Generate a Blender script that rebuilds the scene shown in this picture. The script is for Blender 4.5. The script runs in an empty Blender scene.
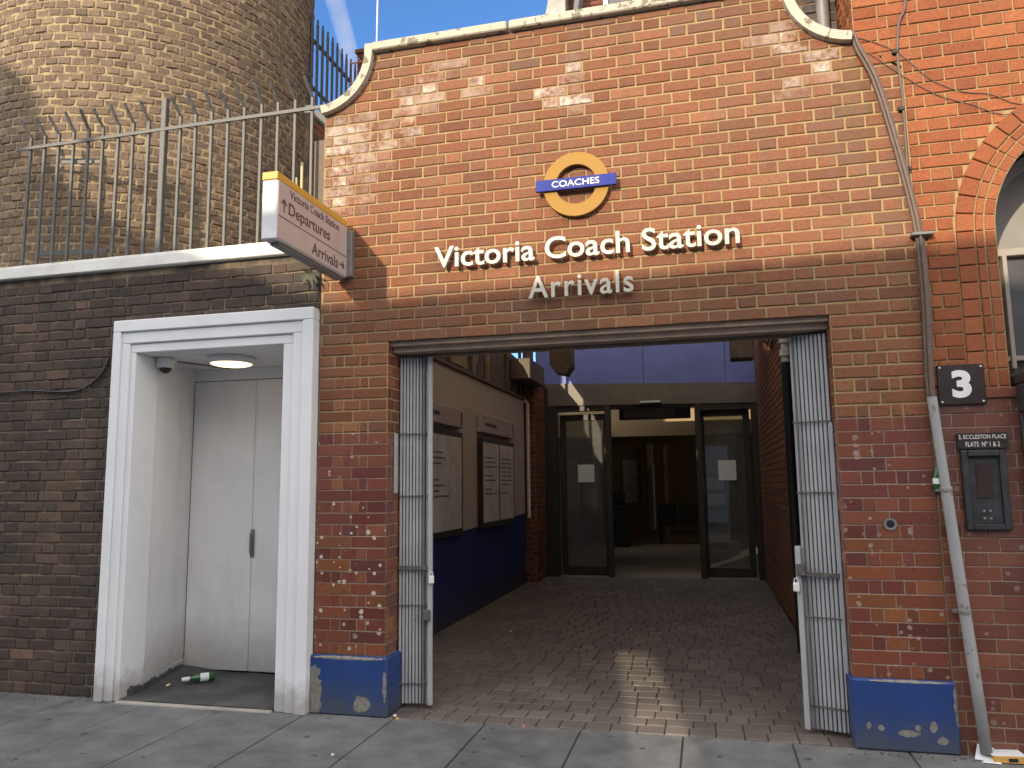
import bpy, math, random
from mathutils import Vector, Matrix
random.seed(7)
R=math.radians
scene=bpy.context.scene
COL=scene.collection
rnd=random.random
def ru(a,b): return a+(b-a)*rnd()

# ------------------------------------------------------------------ sun direction (travel), per metre of +y
SX,SZ=.293,-.359
# ------------------------------------------------------------------ mesh builder
class MB:
    def __init__(s): s.v=[];s.f=[];s.m=[];s.t=[];s.w=[];s.sm=[]
    def add(s,vs,fs,m=0,t=None,w=(0,0,0,0),smooth=False):
        b=len(s.v); s.v+= [tuple(v) for v in vs]
        for f in fs:
            s.f.append([b+i for i in f]); s.m.append(m); s.t.append(t or (.5,.5,.5,1)); s.w.append(w); s.sm.append(smooth)
    def box(s,x0,x1,y0,y1,z0,z1,m=0,b=0.0,t=None):
        if b<=0:
            vs=[(x,y,z) for x in(x0,x1) for y in(y0,y1) for z in(z0,z1)]
            s.add(vs,[(0,1,3,2),(4,6,7,5),(0,4,5,1),(2,3,7,6),(0,2,6,4),(1,5,7,3)],m,t)
        else:
            s.xbox(Vector(((x0+x1)/2,(y0+y1)/2,(z0+z1)/2)),Vector((1,0,0)),Vector((0,1,0)),Vector((0,0,1)),(x1-x0)/2,(y1-y0)/2,(z1-z0)/2,m,b,t)
    def xbox(s,c,ax,ay,az,hx,hy,hz,m=0,b=0.0,t=None):
        # box with chamfered edges
        b=min(b,hx*.45,hy*.45,hz*.45)
        P=lambda x,y,z: c+ax*x+ay*y+az*z
        vs=[];idx={}
        for sx in(-1,1):
            for sy in(-1,1):
                for sz in(-1,1):
                    for k in range(3):
                        p=[sx*hx,sy*hy,sz*hz]
                        for j in range(3):
                            if j!=k: p[j]-= (sx,sy,sz)[j]*b
                        idx[(sx,sy,sz,k)]=len(vs); vs.append(P(*p))
        fs=[]
        S=(-1,1)
        for k in range(3):
            o=[j for j in range(3) if j!=k]
            for sg in S:
                q=[]
                for (a,bb) in((-1,-1),(1,-1),(1,1),(-1,1)):
                    sgn=[0,0,0];sgn[k]=sg;sgn[o[0]]=a;sgn[o[1]]=bb
                    q.append(idx[(*sgn,k)])
                fs.append(q)
        for k in range(3):      # edges along axis k
            o=[j for j in range(3) if j!=k]
            for a in S:
                for bb in S:
                    q=[]
                    for e,fk in((-1,o[0]),(-1,o[1]),(1,o[1]),(1,o[0])):
                        sgn=[0,0,0];sgn[k]=e;sgn[o[0]]=a;sgn[o[1]]=bb
                        q.append(idx[(*sgn,fk)])
                    fs.append(q)
        for sx in S:
            for sy in S:
                for sz in S: fs.append([idx[(sx,sy,sz,k)] for k in range(3)])
        s.add(vs,fs,m,t)
    def beam(s,a,b,w,h,m=0,bev=.002,up=(0,0,1)):
        a=Vector(a);b=Vector(b);d=(b-a);L=d.length;d.normalize();u=Vector(up)
        if abs(d.dot(u))>.95:u=Vector((0,1,0))
        r=d.cross(u).normalized();u=r.cross(d)
        s.xbox((a+b)/2,d,r,u,L/2,w/2,h/2,m,bev)
    def prism(s,pts,d,m=0,t=None,w=(0,0,0,0)):
        # pts: list of 3-D points (planar ring), extruded by vector d
        n=len(pts);d=Vector(d);A=[Vector(p) for p in pts];B=[p+d for p in A]
        s.add(A+B,[list(range(n)),list(range(2*n-1,n-1,-1))]+[(i,i+n,(i+1)%n+n,(i+1)%n) for i in range(n)],m,t,w)
    def tube(s,pts,r,m=0,n=10,caps=True,smooth=True):
        pts=[Vector(p) for p in pts];k=len(pts)
        rr=r if isinstance(r,(list,tuple)) else [r]*k
        vs=[];prev=None
        for i,p in enumerate(pts):
            d=(pts[min(i+1,k-1)]-pts[max(i-1,0)]).normalized()
            if prev is None:
                a=d.cross(Vector((0,0,1)))
                if a.length<.1:a=d.cross(Vector((0,1,0)))
            else: a=prev-d*prev.dot(d)
            a.normalize();prev=a;b=d.cross(a)
            for j in range(n):
                th=2*math.pi*j/n; vs.append(p+(a*math.cos(th)+b*math.sin(th))*rr[i])
        fs=[(i*n+j,i*n+(j+1)%n,(i+1)*n+(j+1)%n,(i+1)*n+j) for i in range(k-1) for j in range(n)]
        s.add(vs,fs,m,smooth=smooth)
        if caps: s.add(vs[:n],[list(range(n))],m); s.add(vs[-n:],[list(range(n))],m)
    def lathe(s,o,ax,prof,m=0,n=24,smooth=True):
        # prof: list of (radius, distance along axis)
        o=Vector(o);ax=Vector(ax).normalized();a=ax.cross(Vector((0,0,1)))
        if a.length<.1:a=ax.cross(Vector((0,1,0)))
        a.normalize();b=ax.cross(a);vs=[]
        for (r,h) in prof:
            for j in range(n):
                th=2*math.pi*j/n; vs.append(o+ax*h+(a*math.cos(th)+b*math.sin(th))*max(r,1e-4))
        fs=[(i*n+j,i*n+(j+1)%n,(i+1)*n+(j+1)%n,(i+1)*n+j) for i in range(len(prof)-1) for j in range(n)]
        s.add(vs,fs,m,smooth=smooth)
WL={}
def tag(o,label=None,cat=None,group=None,kind=None):
    if label:o['label']=label
    if cat:o['category']=cat
    if group:o['group']=group
    if kind:o['kind']=kind
    return o
def build(name,mb,mats,parent=None,origin=None,bevel=0):
    me=bpy.data.meshes.new(name)
    if parent is not None: org=WL[parent.name]
    elif origin is not None: org=Vector(origin)
    else:
        xs=[v[0] for v in mb.v];ys=[v[1] for v in mb.v];zs=[v[2] for v in mb.v]
        org=Vector(((min(xs)+max(xs))/2,(min(ys)+max(ys))/2,min(zs)))
    me.from_pydata([tuple(Vector(v)-org) for v in mb.v],[],mb.f)
    if not isinstance(mats,(list,tuple)): mats=[mats]
    for m in mats: me.materials.append(m)
    me.polygons.foreach_set('material_index',mb.m)
    me.polygons.foreach_set('use_smooth',mb.sm)
    for nm,dat in(('tint',mb.t),('wear',mb.w)):
        a=me.attributes.new(nm,'FLOAT_COLOR','FACE')
        a.data.foreach_set('color',[c for t in dat for c in t])
    me.update()
    import bmesh
    bm=bmesh.new();bm.from_mesh(me);bmesh.ops.recalc_face_normals(bm,faces=bm.faces);bm.to_mesh(me);bm.free()
    o=bpy.data.objects.new(name,me);COL.objects.link(o)
    if parent is not None: o.parent=parent
    else: o.location=org
    WL[o.name]=org.copy()
    return o
def empty(name,loc,label,cat,group=None,kind=None):
    o=bpy.data.objects.new(name,None);o.empty_display_size=.1;COL.objects.link(o);o.location=loc
    WL[o.name]=Vector(loc);return tag(o,label,cat,group,kind)

# ------------------------------------------------------------------ materials
class NB:
    def __init__(s,name):
        s.mat=bpy.data.materials.new(name);s.mat.use_nodes=True;s.t=s.mat.node_tree;s.t.nodes.clear()
        s.out=s.t.nodes.new('ShaderNodeOutputMaterial');s.geo=None
    def n(s,ty,ins=None,**pr):
        k=s.t.nodes.new('ShaderNode'+ty)
        for a,b in pr.items(): setattr(k,a,b)
        for a,b in(ins or {}).items():
            if isinstance(b,bpy.types.NodeSocket): s.t.links.new(b,k.inputs[a])
            else: k.inputs[a].default_value=b
        return k
    def pos(s):
        if not s.geo: s.geo=s.n('NewGeometry').outputs['Position']
        return s.geo
    def noise(s,scale,detail=4,rough=.55,vec=None,dist=0):
        return s.n('TexNoise',{'Vector':vec or s.pos(),'Scale':scale,'Detail':detail,'Roughness':rough,'Distortion':dist}).outputs['Fac']
    def scaled(s,v):
        return s.n('Mapping',{'Vector':s.pos(),'Scale':v}).outputs[0]
    def math(s,op,a,b=0.0,c=None,clamp=False):
        d={0:a,1:b}
        if c is not None:d[2]=c
        k=s.n('Math',d,operation=op);k.use_clamp=clamp;return k.outputs[0]
    def rng(s,v,a,b,c=0.0,d=1.0):
        return s.n('MapRange',{0:v,1:a,2:b,3:c,4:d},clamp=True).outputs[0]
    def mix(s,f,a,b,mode='MIX'):
        k=s.n('MixRGB',{0:f,1:a,2:b},blend_type=mode);return k.outputs[0]
    def ramp(s,f,stops,interp='LINEAR'):
        k=s.n('ValToRGB',{0:f});cr=k.color_ramp;cr.interpolation=interp
        while len(cr.elements)<len(stops):cr.elements.new(.5)
        for e,(p,c) in zip(cr.elements,stops): e.position=p;e.color=(*c,1)
        return k.outputs[0]
    def attr(s,name):
        a=s.n('Attribute',attribute_name=name);sp=s.n('SeparateColor',{0:a.outputs['Color']});return sp.outputs[0],sp.outputs[1],sp.outputs[2],a.outputs['Alpha']
    def z(s): return s.n('SeparateXYZ',{0:s.pos()}).outputs[2]
    def bump(s,h,strength,dist=.01):
        return s.n('Bump',{'Height':h,'Strength':strength,'Distance':dist}).outputs[0]
    def fin(s,col,rough=.8,metal=0.0,normal=None,spec=.5,**kw):
        d={'Base Color':col if isinstance(col,bpy.types.NodeSocket) else (*col,1),'Roughness':rough,'Metallic':metal,'Specular IOR Level':spec}
        if normal:d['Normal']=normal
        d.update(kw)
        b=s.n('BsdfPrincipled',d);s.t.links.new(b.outputs[0],s.out.inputs[0]);return s.mat
def C4(c): return (*c,1)
def simple(name,c,rough=.6,var=.15,scale=8,metal=0.0,bump=.15,spec=.5):
    b=NB(name);n1=b.noise(scale,6);n2=b.noise(scale*9,3)
    f=b.rng(n1,.3,.7,1-var,1+var);col=b.mix(1,C4(c),b.n('CombineColor',{0:f,1:f,2:f}).outputs[0],'MULTIPLY')
    return b.fin(col,b.rng(n1,.3,.7,rough*.85,min(1,rough*1.15)),metal,b.bump(n2,bump,.004),spec)
def brickmat(name,stops,soot=(.05,.045,.04),rough=.85,spec=.3,bumps=.6,mott=.35,sootn=(.5,.7,.5),white=(.62,.58,.52),coat=0.0,chips=False,fine=90):
    b=NB(name);r,g,bl,_=b.attr('tint');wr,wg,wb,_=b.attr('wear')
    col=b.ramp(r,stops)
    v=b.rng(g,0,1,.84,1.15);nf=b.noise(fine,5,.7);nm=b.noise(14,5,.6)
    v=b.math('MULTIPLY',v,b.rng(nf,.25,.75,1-mott,1+mott))
    col=b.mix(1,col,b.n('CombineColor',{0:v,1:v,2:v}).outputs[0],'MULTIPLY')
    # fired darker blush inside single bricks
    col=b.mix(b.math('MULTIPLY',b.rng(nm,.5,.75),b.rng(bl,.55,1,0,.35)),col,C4([c*.45 for c in stops[0][1]]))
    big=b.noise(1.7,6,.62)
    col=b.mix(b.rng(big,sootn[0],sootn[1],0,sootn[2]),col,C4(soot))
    col=b.mix(b.math('MULTIPLY',wg,b.rng(b.noise(9,5),.3,.6)),col,C4(soot))
    st=b.noise(1.0,6,.6,vec=b.scaled((5.0,5.0,.7)));col=b.mix(b.math('MULTIPLY',b.rng(st,.50,.72),.42),col,C4(soot))
    wn=b.rng(b.math('ADD',b.math('MULTIPLY',b.noise(5,5,.6),.6),b.math('MULTIPLY',b.noise(24,5,.65),.4)),.42,.60)
    if chips:
        vo=b.n('TexVoronoi',{'Vector':b.pos(),'Scale':24.0},feature='F1');
        dots=b.math('LESS_THAN',b.math('ADD',vo.outputs['Distance'],b.math('MULTIPLY',b.n('SeparateColor',{0:vo.outputs['Color']}).outputs[0],.95)),.42)
        wn=b.math('MULTIPLY',dots,b.rng(nm,.4,.5))
    col=b.mix(b.math('MULTIPLY',b.math('MULTIPLY',wr,1.0 if not chips else 1.6),wn,clamp=True),col,C4(white))
    col=b.mix(b.math('MULTIPLY',wb,b.rng(nm,.35,.6)),col,C4((.07,.08,.03)))
    h=b.math('ADD',b.math('MULTIPLY',nf,.5),b.noise(30,4))
    return b.fin(col,b.rng(nm,.3,.7,rough-.08,min(1,rough+.08)),0,b.bump(h,bumps,.006),spec,**{'Coat Weight':coat,'Coat Roughness':.12})
def mortar(name,c,dark=(.12,.10,.08),lo=.48,hi=.72,sc=3):
    b=NB(name);n=b.noise(sc,6);f=b.noise(120,4,.7)
    col=b.mix(b.rng(n,lo,hi,0,.8),C4(c),C4(dark));k=b.rng(f,.3,.7,.8,1.15)
    col=b.mix(1,col,b.n('CombineColor',{0:k,1:k,2:k}).outputs[0],'MULTIPLY')
    return b.fin(col,.95,0,b.bump(f,.6,.006),.2)

M={}
M['orange']=brickmat('station_brick',[(0,(.185,.073,.040)),(.25,(.210,.082,.042)),(.8,(.232,.092,.046)),(1,(.255,.112,.056))],soot=(.15,.105,.075),sootn=(.5,.75,.35),white=(.60,.53,.44))
M['bright']=brickmat('bright_brick',[(0,(.24,.072,.031)),(.5,(.285,.088,.036)),(1,(.32,.112,.045))],soot=(.2,.09,.04),sootn=(.6,.85,.35))
M['glazed']=brickmat('glazed_brick',[(0,(.115,.034,.026)),(.25,(.165,.045,.026)),(.75,(.205,.064,.027)),(1,(.235,.085,.030))],soot=(.07,.035,.025),rough=.32,spec=.5,bumps=.12,mott=.15,sootn=(.6,.9,.3),coat=.35,chips=True,white=(.55,.50,.42),fine=40)
M['glazedr']=brickmat('glazed_brown_brick',[(0,(.14,.045,.03)),(.5,(.18,.060,.036)),(1,(.22,.08,.042))],soot=(.10,.05,.035),rough=.4,spec=.5,bumps=.15,mott=.15,sootn=(.5,.8,.4),coat=.15,chips=True,white=(.5,.46,.4),fine=40)
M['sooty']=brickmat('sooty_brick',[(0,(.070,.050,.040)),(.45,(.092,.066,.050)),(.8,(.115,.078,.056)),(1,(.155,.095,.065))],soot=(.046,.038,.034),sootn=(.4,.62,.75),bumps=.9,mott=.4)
M['stock']=brickmat('stock_brick',[(0,(.165,.112,.080)),(.4,(.185,.127,.088)),(.75,(.205,.142,.095)),(1,(.25,.178,.11))],soot=(.10,.075,.055),sootn=(.5,.8,.4),bumps=1.0,mott=.45,fine=60)
M['darkred']=brickmat('passage_brick',[(0,(.13,.045,.028)),(.5,(.20,.07,.04)),(1,(.27,.10,.05))],soot=(.06,.04,.03))
M['mort_o']=mortar('lime_mortar',(.40,.285,.145),(.25,.17,.095))
M['mort_g']=mortar('pale_pointing',(.36,.29,.22),(.20,.15,.11))
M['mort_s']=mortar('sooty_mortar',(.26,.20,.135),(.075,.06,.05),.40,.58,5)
M['mort_t']=mortar('ochre_mortar',(.40,.31,.175),(.17,.12,.085),.42,.58,11)
def chipped(name,c,under,z0,scale=5,lo=.60,grime=(.09,.09,.085),gh=.3,rough=.45,spat=False):
    b=NB(name);n=b.noise(scale,7,.6);f=b.noise(70,4)
    h=b.rng(b.math('ADD',b.z(),b.math('MULTIPLY_ADD',b.noise(11,4),.25,-.125)),z0+.08,z0+gh+.1,1,0)
    col=b.mix(b.rng(b.noise(2.2,4),.3,.7,0,.3),C4(c),C4([k*.7 for k in c]))
    col=b.mix(b.math('MULTIPLY',h,.75),col,C4(grime))
    col=b.mix(b.rng(n,lo,lo+.025),col,C4(under))
    if spat:
        sn=b.noise(1.0,5,.65,vec=b.scaled((34,34,9)));zz=b.math('MULTIPLY',b.rng(b.z(),.25,.6),b.rng(b.z(),1.35,1.0))
        col=b.mix(b.math('MULTIPLY',b.math('MULTIPLY',b.rng(sn,.62,.70),zz),b.rng(b.noise(2.2,3),.45,.6,0,.75)),col,C4((.28,.20,.17)))
        col=b.mix(b.rng(b.noise(1.0,5,.6,vec=b.scaled((6,6,1.2))),.5,.75,0,.22),col,C4((.42,.42,.42)))
    return b.fin(col,b.rng(f,.3,.7,rough-.08,rough+.12),0,b.bump(b.math('ADD',b.math('MULTIPLY',f,.3),b.rng(n,lo,lo+.025)),.35,.004),.4)
M['blue']=chipped('blue_paint',(.022,.058,.23),(.30,.29,.25),0.0,3.6,.58,gh=.22)
def blueplinth():
    b=NB('blue_plinth_paint');sp=b.n('SeparateXYZ',{0:b.pos()});x,z=sp.outputs[0],sp.outputs[2];n=b.math('MULTIPLY_ADD',b.noise(26,5),1.5,-.75);f=b.noise(60,4)
    m=None
    for cx,cz,rx,rz in((-2.525,.13,.06,.19),(-2.19,.075,.055,.055),(1.245,.26,.018,.12),(1.0,.10,.05,.02),(1.12,.14,.02,.03),(.86,.12,.018,.018),(.80,.13,.014,.02),(1.04,.13,.018,.018),(1.16,.07,.03,.02),(-2.03,.2,.012,.10),(-2.3,.355,.25,.010),(1.0,.366,.2,.007)):
        dx=b.math('DIVIDE',b.math('SUBTRACT',x,cx),rx);dz=b.math('DIVIDE',b.math('SUBTRACT',z,cz),rz)
        d=b.math('ADD',b.math('SQRT',b.math('ADD',b.math('MULTIPLY',dx,dx),b.math('MULTIPLY',dz,dz))),n)
        k=b.math('LESS_THAN',d,.95);m=k if m is None else b.math('MAXIMUM',m,k)
    h=b.rng(b.math('ADD',z,b.math('MULTIPLY_ADD',b.noise(9,4),.2,-.1)),.02,.24,.75,0)
    col=b.mix(b.rng(b.noise(5,4),.3,.7,0,.35),C4((.020,.055,.20)),C4((.014,.036,.13)))
    col=b.mix(h,col,C4((.075,.080,.085)));col=b.mix(m,col,b.ramp(b.noise(30,4),[(.3,(.15,.14,.12)),(.7,(.30,.28,.24))]))
    return b.fin(col,b.rng(f,.3,.7,.38,.55),0,b.bump(b.math('SUBTRACT',b.math('MULTIPLY',f,.3),m),.4,.004),.4)
M['blue']=blueplinth()
M['white']=chipped('white_gloss_paint',(.80,.81,.82),(.40,.38,.34),0.0,9,.78,grime=(.32,.30,.28),gh=.12)
M['niche']=chipped('white_niche_paint',(.82,.82,.82),(.42,.40,.36),0.0,7,.80,grime=(.40,.39,.37),gh=.35,spat=True)
M['coping']=chipped('weathered_coping',(.48,.44,.35),(.20,.18,.13),-5,14,.56,gh=.1,rough=.8)
M['band']=simple('white_painted_band',(.74,.73,.68),.6,.12,6)
M['steel']=simple('galvanised_fence_steel',(.12,.115,.105),.55,.3,30,.35,.3)
M['darksteel']=simple('dark_palisade_steel',(.07,.07,.08),.6,.25,20,.2)
M['gate']=simple('grey_gate_paint',(.41,.42,.43),.5,.10,7,.1,.03)
M['gatedark']=simple('rusty_gate_channel',(.14,.13,.12),.6,.35,30,.4,.3)
M['black']=simple('black_plastic',(.02,.02,.021),.4,.2,20)
M['cable']=simple('brown_cable_sheath',(.13,.085,.065),.55,.25,25)
M['conduit']=chipped('worn_grey_conduit',(.34,.34,.335),(.20,.17,.14),0.0,16,.62,gh=.35)
M['plaque']=simple('brown_plaque_enamel',(.035,.02,.016),.35,.12,10,spec=.5)
M['lettersw']=simple('white_raised_letter',(.54,.51,.42),.45,.06,12)
M['yellow']=simple('yellow_roundel',(.36,.195,.04),.6,.06,8,spec=.2)
M['signblue']=simple('blue_roundel_bar',(.032,.045,.25),.6,.06,8,spec=.2)
M['pwhite']=simple('plain_white_paint',(.78,.78,.76),.5,.06,10)
M['signface']=simple('cream_sign_face',(.50,.41,.375),.4,.08,6)
M['signend']=simple('pale_sign_end',(.70,.72,.72),.45,.12,10)
M['signyel']=simple('amber_sign_band',(.62,.34,.05),.4,.08,8)
M['ink']=simple('plum_sign_lettering',(.10,.045,.06),.5,.05,8)
M['grey']=simple('grey_metal_box',(.20,.19,.18),.5,.2,12,.1)
M['panel']=simple('dark_panel_paint',(.035,.034,.038),.5,.3,18,.15)
M['bronze']=simple('bronze_door_frame',(.055,.047,.04),.45,.15,10,.3)
M['header']=simple('brown_header_panel',(.17,.145,.115),.5,.15,5,.2)
M['lintel']=simple('brown_grey_lintel_paint',(.46,.34,.24),.55,.2,6,.1)
M['fascia']=simple('lilac_blue_fascia',(.17,.20,.50),.5,.08,3)
M['cream']=chipped('cream_passage_paint',(.54,.47,.39),(.25,.2,.16),0.0,5,.8,gh=.1,rough=.7)
M['navy']=chipped('navy_passage_paint',(.025,.036,.17),(.12,.12,.13),0.0,6,.72,grime=(.05,.05,.055),gh=.3,rough=.5)
M['wood']=simple('brown_painted_timber',(.14,.10,.07),.65,.3,14)
M['wood2']=simple('pale_old_timber',(.34,.26,.16),.7,.25,14)
M['concrete']=simple('grey_concrete',(.24,.23,.21),.85,.25,6,0,.5)
M['ivory']=simple('ivory_pole',(.62,.52,.28),.6,.1,10)
M['poster']=simple('faded_poster_paper',(.64,.61,.57),.5,.18,5)
M['frame']=simple('dark_poster_frame',(.05,.045,.04),.4,.2,14,.2)
M['paper']=simple('white_paper',(.72,.74,.74),.7,.08,12)
M['tan']=simple('tan_hall_wall',(.34,.235,.12),.7,.12,2)
M['hall']=simple('pale_hall_plaster',(.42,.36,.29),.7,.12,2)
M['hallfloor']=simple('beige_hall_floor',(.33,.28,.22),.35,.12,2)
M['seatdark']=simple('dark_grey_seat',(.03,.03,.035),.5,.1,8)  # even dark grey of the hall seats
M['leaf']=simple('weed_leaf',(.05,.055,.03),.6,.35,30)
M['bottle']=simple('green_bottle_glass',(.02,.10,.028),.12,.15,20,spec=.7)
M['orangebox']=simple('orange_carton',(.62,.34,.08),.6,.12,20)
M['stone']=simple('pale_stone_dressing',(.33,.31,.28),.8,.2,5,0,.4)
M['slate']=simple('grey_slate',(.13,.13,.14),.7,.25,9)
M['blind']=simple('pale_window_blind',(.25,.23,.205),.6,.12,4)
M['sash']=simple('white_sash_paint',(.34,.30,.26),.5,.1,10)
M['boxlid']=simple('tan_timber_lid',(.55,.36,.18),.6,.15,12)
def asphalt():
    b=NB('niche_asphalt');n=b.noise(3,6);f=b.noise(160,4,.7)
    col=b.mix(b.rng(n,.4,.65),C4((.055,.055,.06)),C4((.10,.10,.10)))
    return b.fin(col,.9,0,b.bump(f,.5,.005),.3)
M['asphalt']=asphalt()
def slabs():
    b=NB('paving_slab');r,g,bl,_=b.attr('tint');f=b.noise(220,4,.75);m=b.math('ADD',b.math('MULTIPLY',b.noise(5,7,.65),.6),b.math('MULTIPLY',b.noise(1.1,4),.4));h=b.noise(1.2,4)
    col=b.ramp(r,[(0,(.138,.140,.142)),(1,(.155,.156,.156))])
    k=b.math('MULTIPLY',b.rng(m,.40,.60,.70,1.2),b.rng(f,.3,.7,.82,1.18))
    col=b.mix(1,col,b.n('CombineColor',{0:k,1:k,2:k}).outputs[0],'MULTIPLY')
    # trodden gum
    vo=b.n('TexVoronoi',{'Vector':b.n('VectorMath',{0:b.pos(),1:b.n('VectorMath',{0:b.n('TexNoise',{'Vector':b.pos(),'Scale':30.0}).outputs['Color'],'Scale':.03},operation='SCALE').outputs[0]},operation='ADD').outputs[0],'Scale':4.6},feature='F1',voronoi_dimensions='2D')
    rr=b.n('SeparateColor',{0:vo.outputs['Color']})
    gum=b.math('MULTIPLY',b.math('LESS_THAN',vo.outputs['Distance'],b.math('MULTIPLY',rr.outputs[1],.10)),b.math('LESS_THAN',rr.outputs[0],.42))
    col=b.mix(b.math('MULTIPLY',gum,.8),col,C4((.045,.043,.043)))
    yy=b.n('SeparateXYZ',{0:b.pos()}).outputs[1]
    col=b.mix(b.math('MULTIPLY',b.rng(yy,-.1,.0,0,.45),b.rng(b.noise(12,5),.4,.6)),col,C4((.25,.24,.22)))
    return b.fin(col,b.rng(m,.3,.7,.6,.8),0,b.bump(f,.35,.003),.4)
M['slab']=slabs()
def pavers():
    b=NB('brick_paver');r,g,bl,_=b.attr('tint');f=b.noise(90,5,.7);m=b.noise(2,6)
    col=b.ramp(r,[(0,(.125,.105,.092)),(.5,(.145,.122,.106)),(1,(.17,.145,.125))])
    k=b.math('MULTIPLY',b.rng(m,.3,.7,.75,1.2),b.rng(f,.3,.7,.85,1.15))
    col=b.mix(1,col,b.n('CombineColor',{0:k,1:k,2:k}).outputs[0],'MULTIPLY')
    return b.fin(col,b.rng(f,.3,.7,.55,.75),0,b.bump(f,.5,.005),.4)
M['paver']=pavers()
M['joint']=simple('dark_joint_sand',(.075,.066,.058),.95,.3,30)
M['road']=simple('road_asphalt',(.05,.05,.052),.9,.2,12,0,.5)
def glassmat(name,tint=(.8,.85,.82),refl=.10,dirt=.05):
    b=NB(name);tr=b.n('BsdfTransparent',{'Color':C4(tint)});gl=b.n('BsdfGlossy',{'Color':(1,1,1,1),'Roughness':.02})
    fr=b.n('Fresnel',{'IOR':1.5}).outputs[0];m1=b.n('MixShader',{0:b.math('ADD',fr,refl,clamp=True),1:tr.outputs[0],2:gl.outputs[0]})
    df=b.n('BsdfDiffuse',{'Color':(.5,.5,.48,1)});m2=b.n('MixShader',{0:b.rng(b.noise(2.5,5),.35,.7,dirt,dirt*2.2),1:m1.outputs[0],2:df.outputs[0]})
    b.t.links.new(m2.outputs[0],b.out.inputs[0]);return b.mat
M['glass']=glassmat('door_glass',(.62,.63,.60),.03,.09)
b=NB('dirty_rooflight');n_=b.noise(1.5,5);tl_=b.n('BsdfTranslucent',{'Color':(.85,.80,.70,1)});df_=b.n('BsdfDiffuse',{'Color':(.4,.37,.32,1)})
mx_=b.n('MixShader',{0:b.rng(n_,.3,.7,.12,.35),1:tl_.outputs[0],2:df_.outputs[0]});b.t.links.new(mx_.outputs[0],b.out.inputs[0]);M['rooflight']=b.mat
M['wglass']=glassmat('window_glass',(.25,.2,.15),.02,.12)
def emit(name,c,s):
    b=NB(name);e=b.n('Emission',{'Color':C4(c),'Strength':s});b.t.links.new(e.outputs[0],b.out.inputs[0]);return b.mat
M['lamp']=emit('lit_lamp_diffuser',(1,.74,.42),1.3)
M['halllamp']=emit('lit_hall_tube',(1,.80,.55),4.0)
M['redled']=simple('pink_litter',(.7,.15,.2),.5)

# ------------------------------------------------------------------ brickwork generator
def lay(mb,PF,u0,u1,z0,rows,h,pat,m=1,gap=.010,out=.006,bev=.004,jit=.0016,top=None,lim=None,wear=None,tilt=.0012,inn=-.004,segs=True):
    """PF(u,v,w)->point; w outwards. pat(row)->iterator of widths"""
    for r in range(rows):
        za,zb=z0+r*h,z0+(r+1)*h
        ul,ur=u0,u1
        if lim:
            q=lim(za+h/2)
            if q is None: continue
            ul,ur=max(u0,q[0]),min(u1,q[1])
        for (a,b) in pat(r,ul,ur):
            if b-a<.018: continue
            a2,b2=a+gap/2,b-gap/2; c0,c1=za+gap/2,zb-gap/2
            ta=tb=c1
            if top:
                ta,tb=min(c1,top(a2)),min(c1,top(b2))
                if max(ta,tb)<c0+.012: continue
                ta=max(ta,c0+.004);tb=max(tb,c0+.004)
            j=lambda:ru(-jit,jit)
            ring=[(a2+j(),c0+j())]
            n=3 if (segs and b-a>.15) else (2 if segs else 1)
            if top and min(ta,tb)<c1-1e-4: n=6
            for i in range(1,n): ring.append((a2+(b2-a2)*i/n,c0+j()))
            ring.append((b2+j(),c0+j()))
            ring.append((b2+j(),tb+j()))
            for i in range(n-1,0,-1): ring.append((a2+(b2-a2)*i/n,(max(c0+.004,min(c1,top(a2+(b2-a2)*i/n))) if top else c1)+j()))
            ring.append((a2+j(),ta+j()))
            cu=(a2+b2)/2;cz=(c0+(ta+tb)/2)/2;hu=(b2-a2)/2;hz=max(.004,((ta+tb)/2-c0)/2)
            su=max(.2,1-bev/hu);sz=max(.2,1-bev/hz);o=out+ru(-tilt,tilt);ti=ru(-tilt,tilt)
            k=len(ring)
            back=[PF(u,v,inn) for u,v in ring]
            mid=[PF(u,v,o-bev*.6) for u,v in ring]
            fr=[PF(cu+(u-cu)*su,cz+(v-cz)*sz,o+ti*(v-cz)/hz) for u,v in ring]
            w=wear(cu,cz) if wear else (0,0,0,0)
            t=(rnd(),rnd(),rnd(),1)
            mb.add(back+mid+fr,[list(range(2*k,3*k))]+[(i,(i+1)%k,k+(i+1)%k,k+i) for i in range(k)]+[(k+i,k+(i+1)%k,2*k+(i+1)%k,2*k+i) for i in range(k)],m,t,w)
def flemish(S=.225,H=.112,ph=0.0):
    def f(r,a,b):
        off=(0 if r%2 else (S+H)/2)+ph+(.004*math.sin(r*7.3))
        P=S+H;k=math.floor((a-off)/P)-1;u=off+k*P;out=[]
        while u<b:
            for w in(S,H):
                x0,x1=max(a,u),min(b,u+w)
                if x1-x0>.018 and u+w>a and u<b: out.append([x0,x1])
                u+=w
        # merge slivers at the ends
        if len(out)>1 and out[0][1]-out[0][0]<.045: out[1][0]=out[0][0];out.pop(0)
        if len(out)>1 and out[-1][1]-out[-1][0]<.045: out[-2][1]=out[-1][1];out.pop()
        return out
    return f
def english(S=.225,ph=0.0):
    def f(r,a,b):
        w=S if r%2 else S/2; off=ph+(S/4 if not r%2 else 0);k=math.floor((a-off)/w);u=off+k*w;out=[]
        while u<b:
            x0,x1=max(a,u),min(b,u+w)
            if x1-x0>.018: out.append([x0,x1])
            u+=w
        return out
    return f
def header(H=.112,ph=0):
    def f(r,a,b):
        off=ph+(H/2 if r%2 else 0);k=math.floor((a-off)/H);u=off+k*H;out=[]
        while u<b:
            x0,x1=max(a,u),min(b,u+H)
            if x1-x0>.018: out.append([x0,x1])
            u+=H
        return out
    return f
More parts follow.
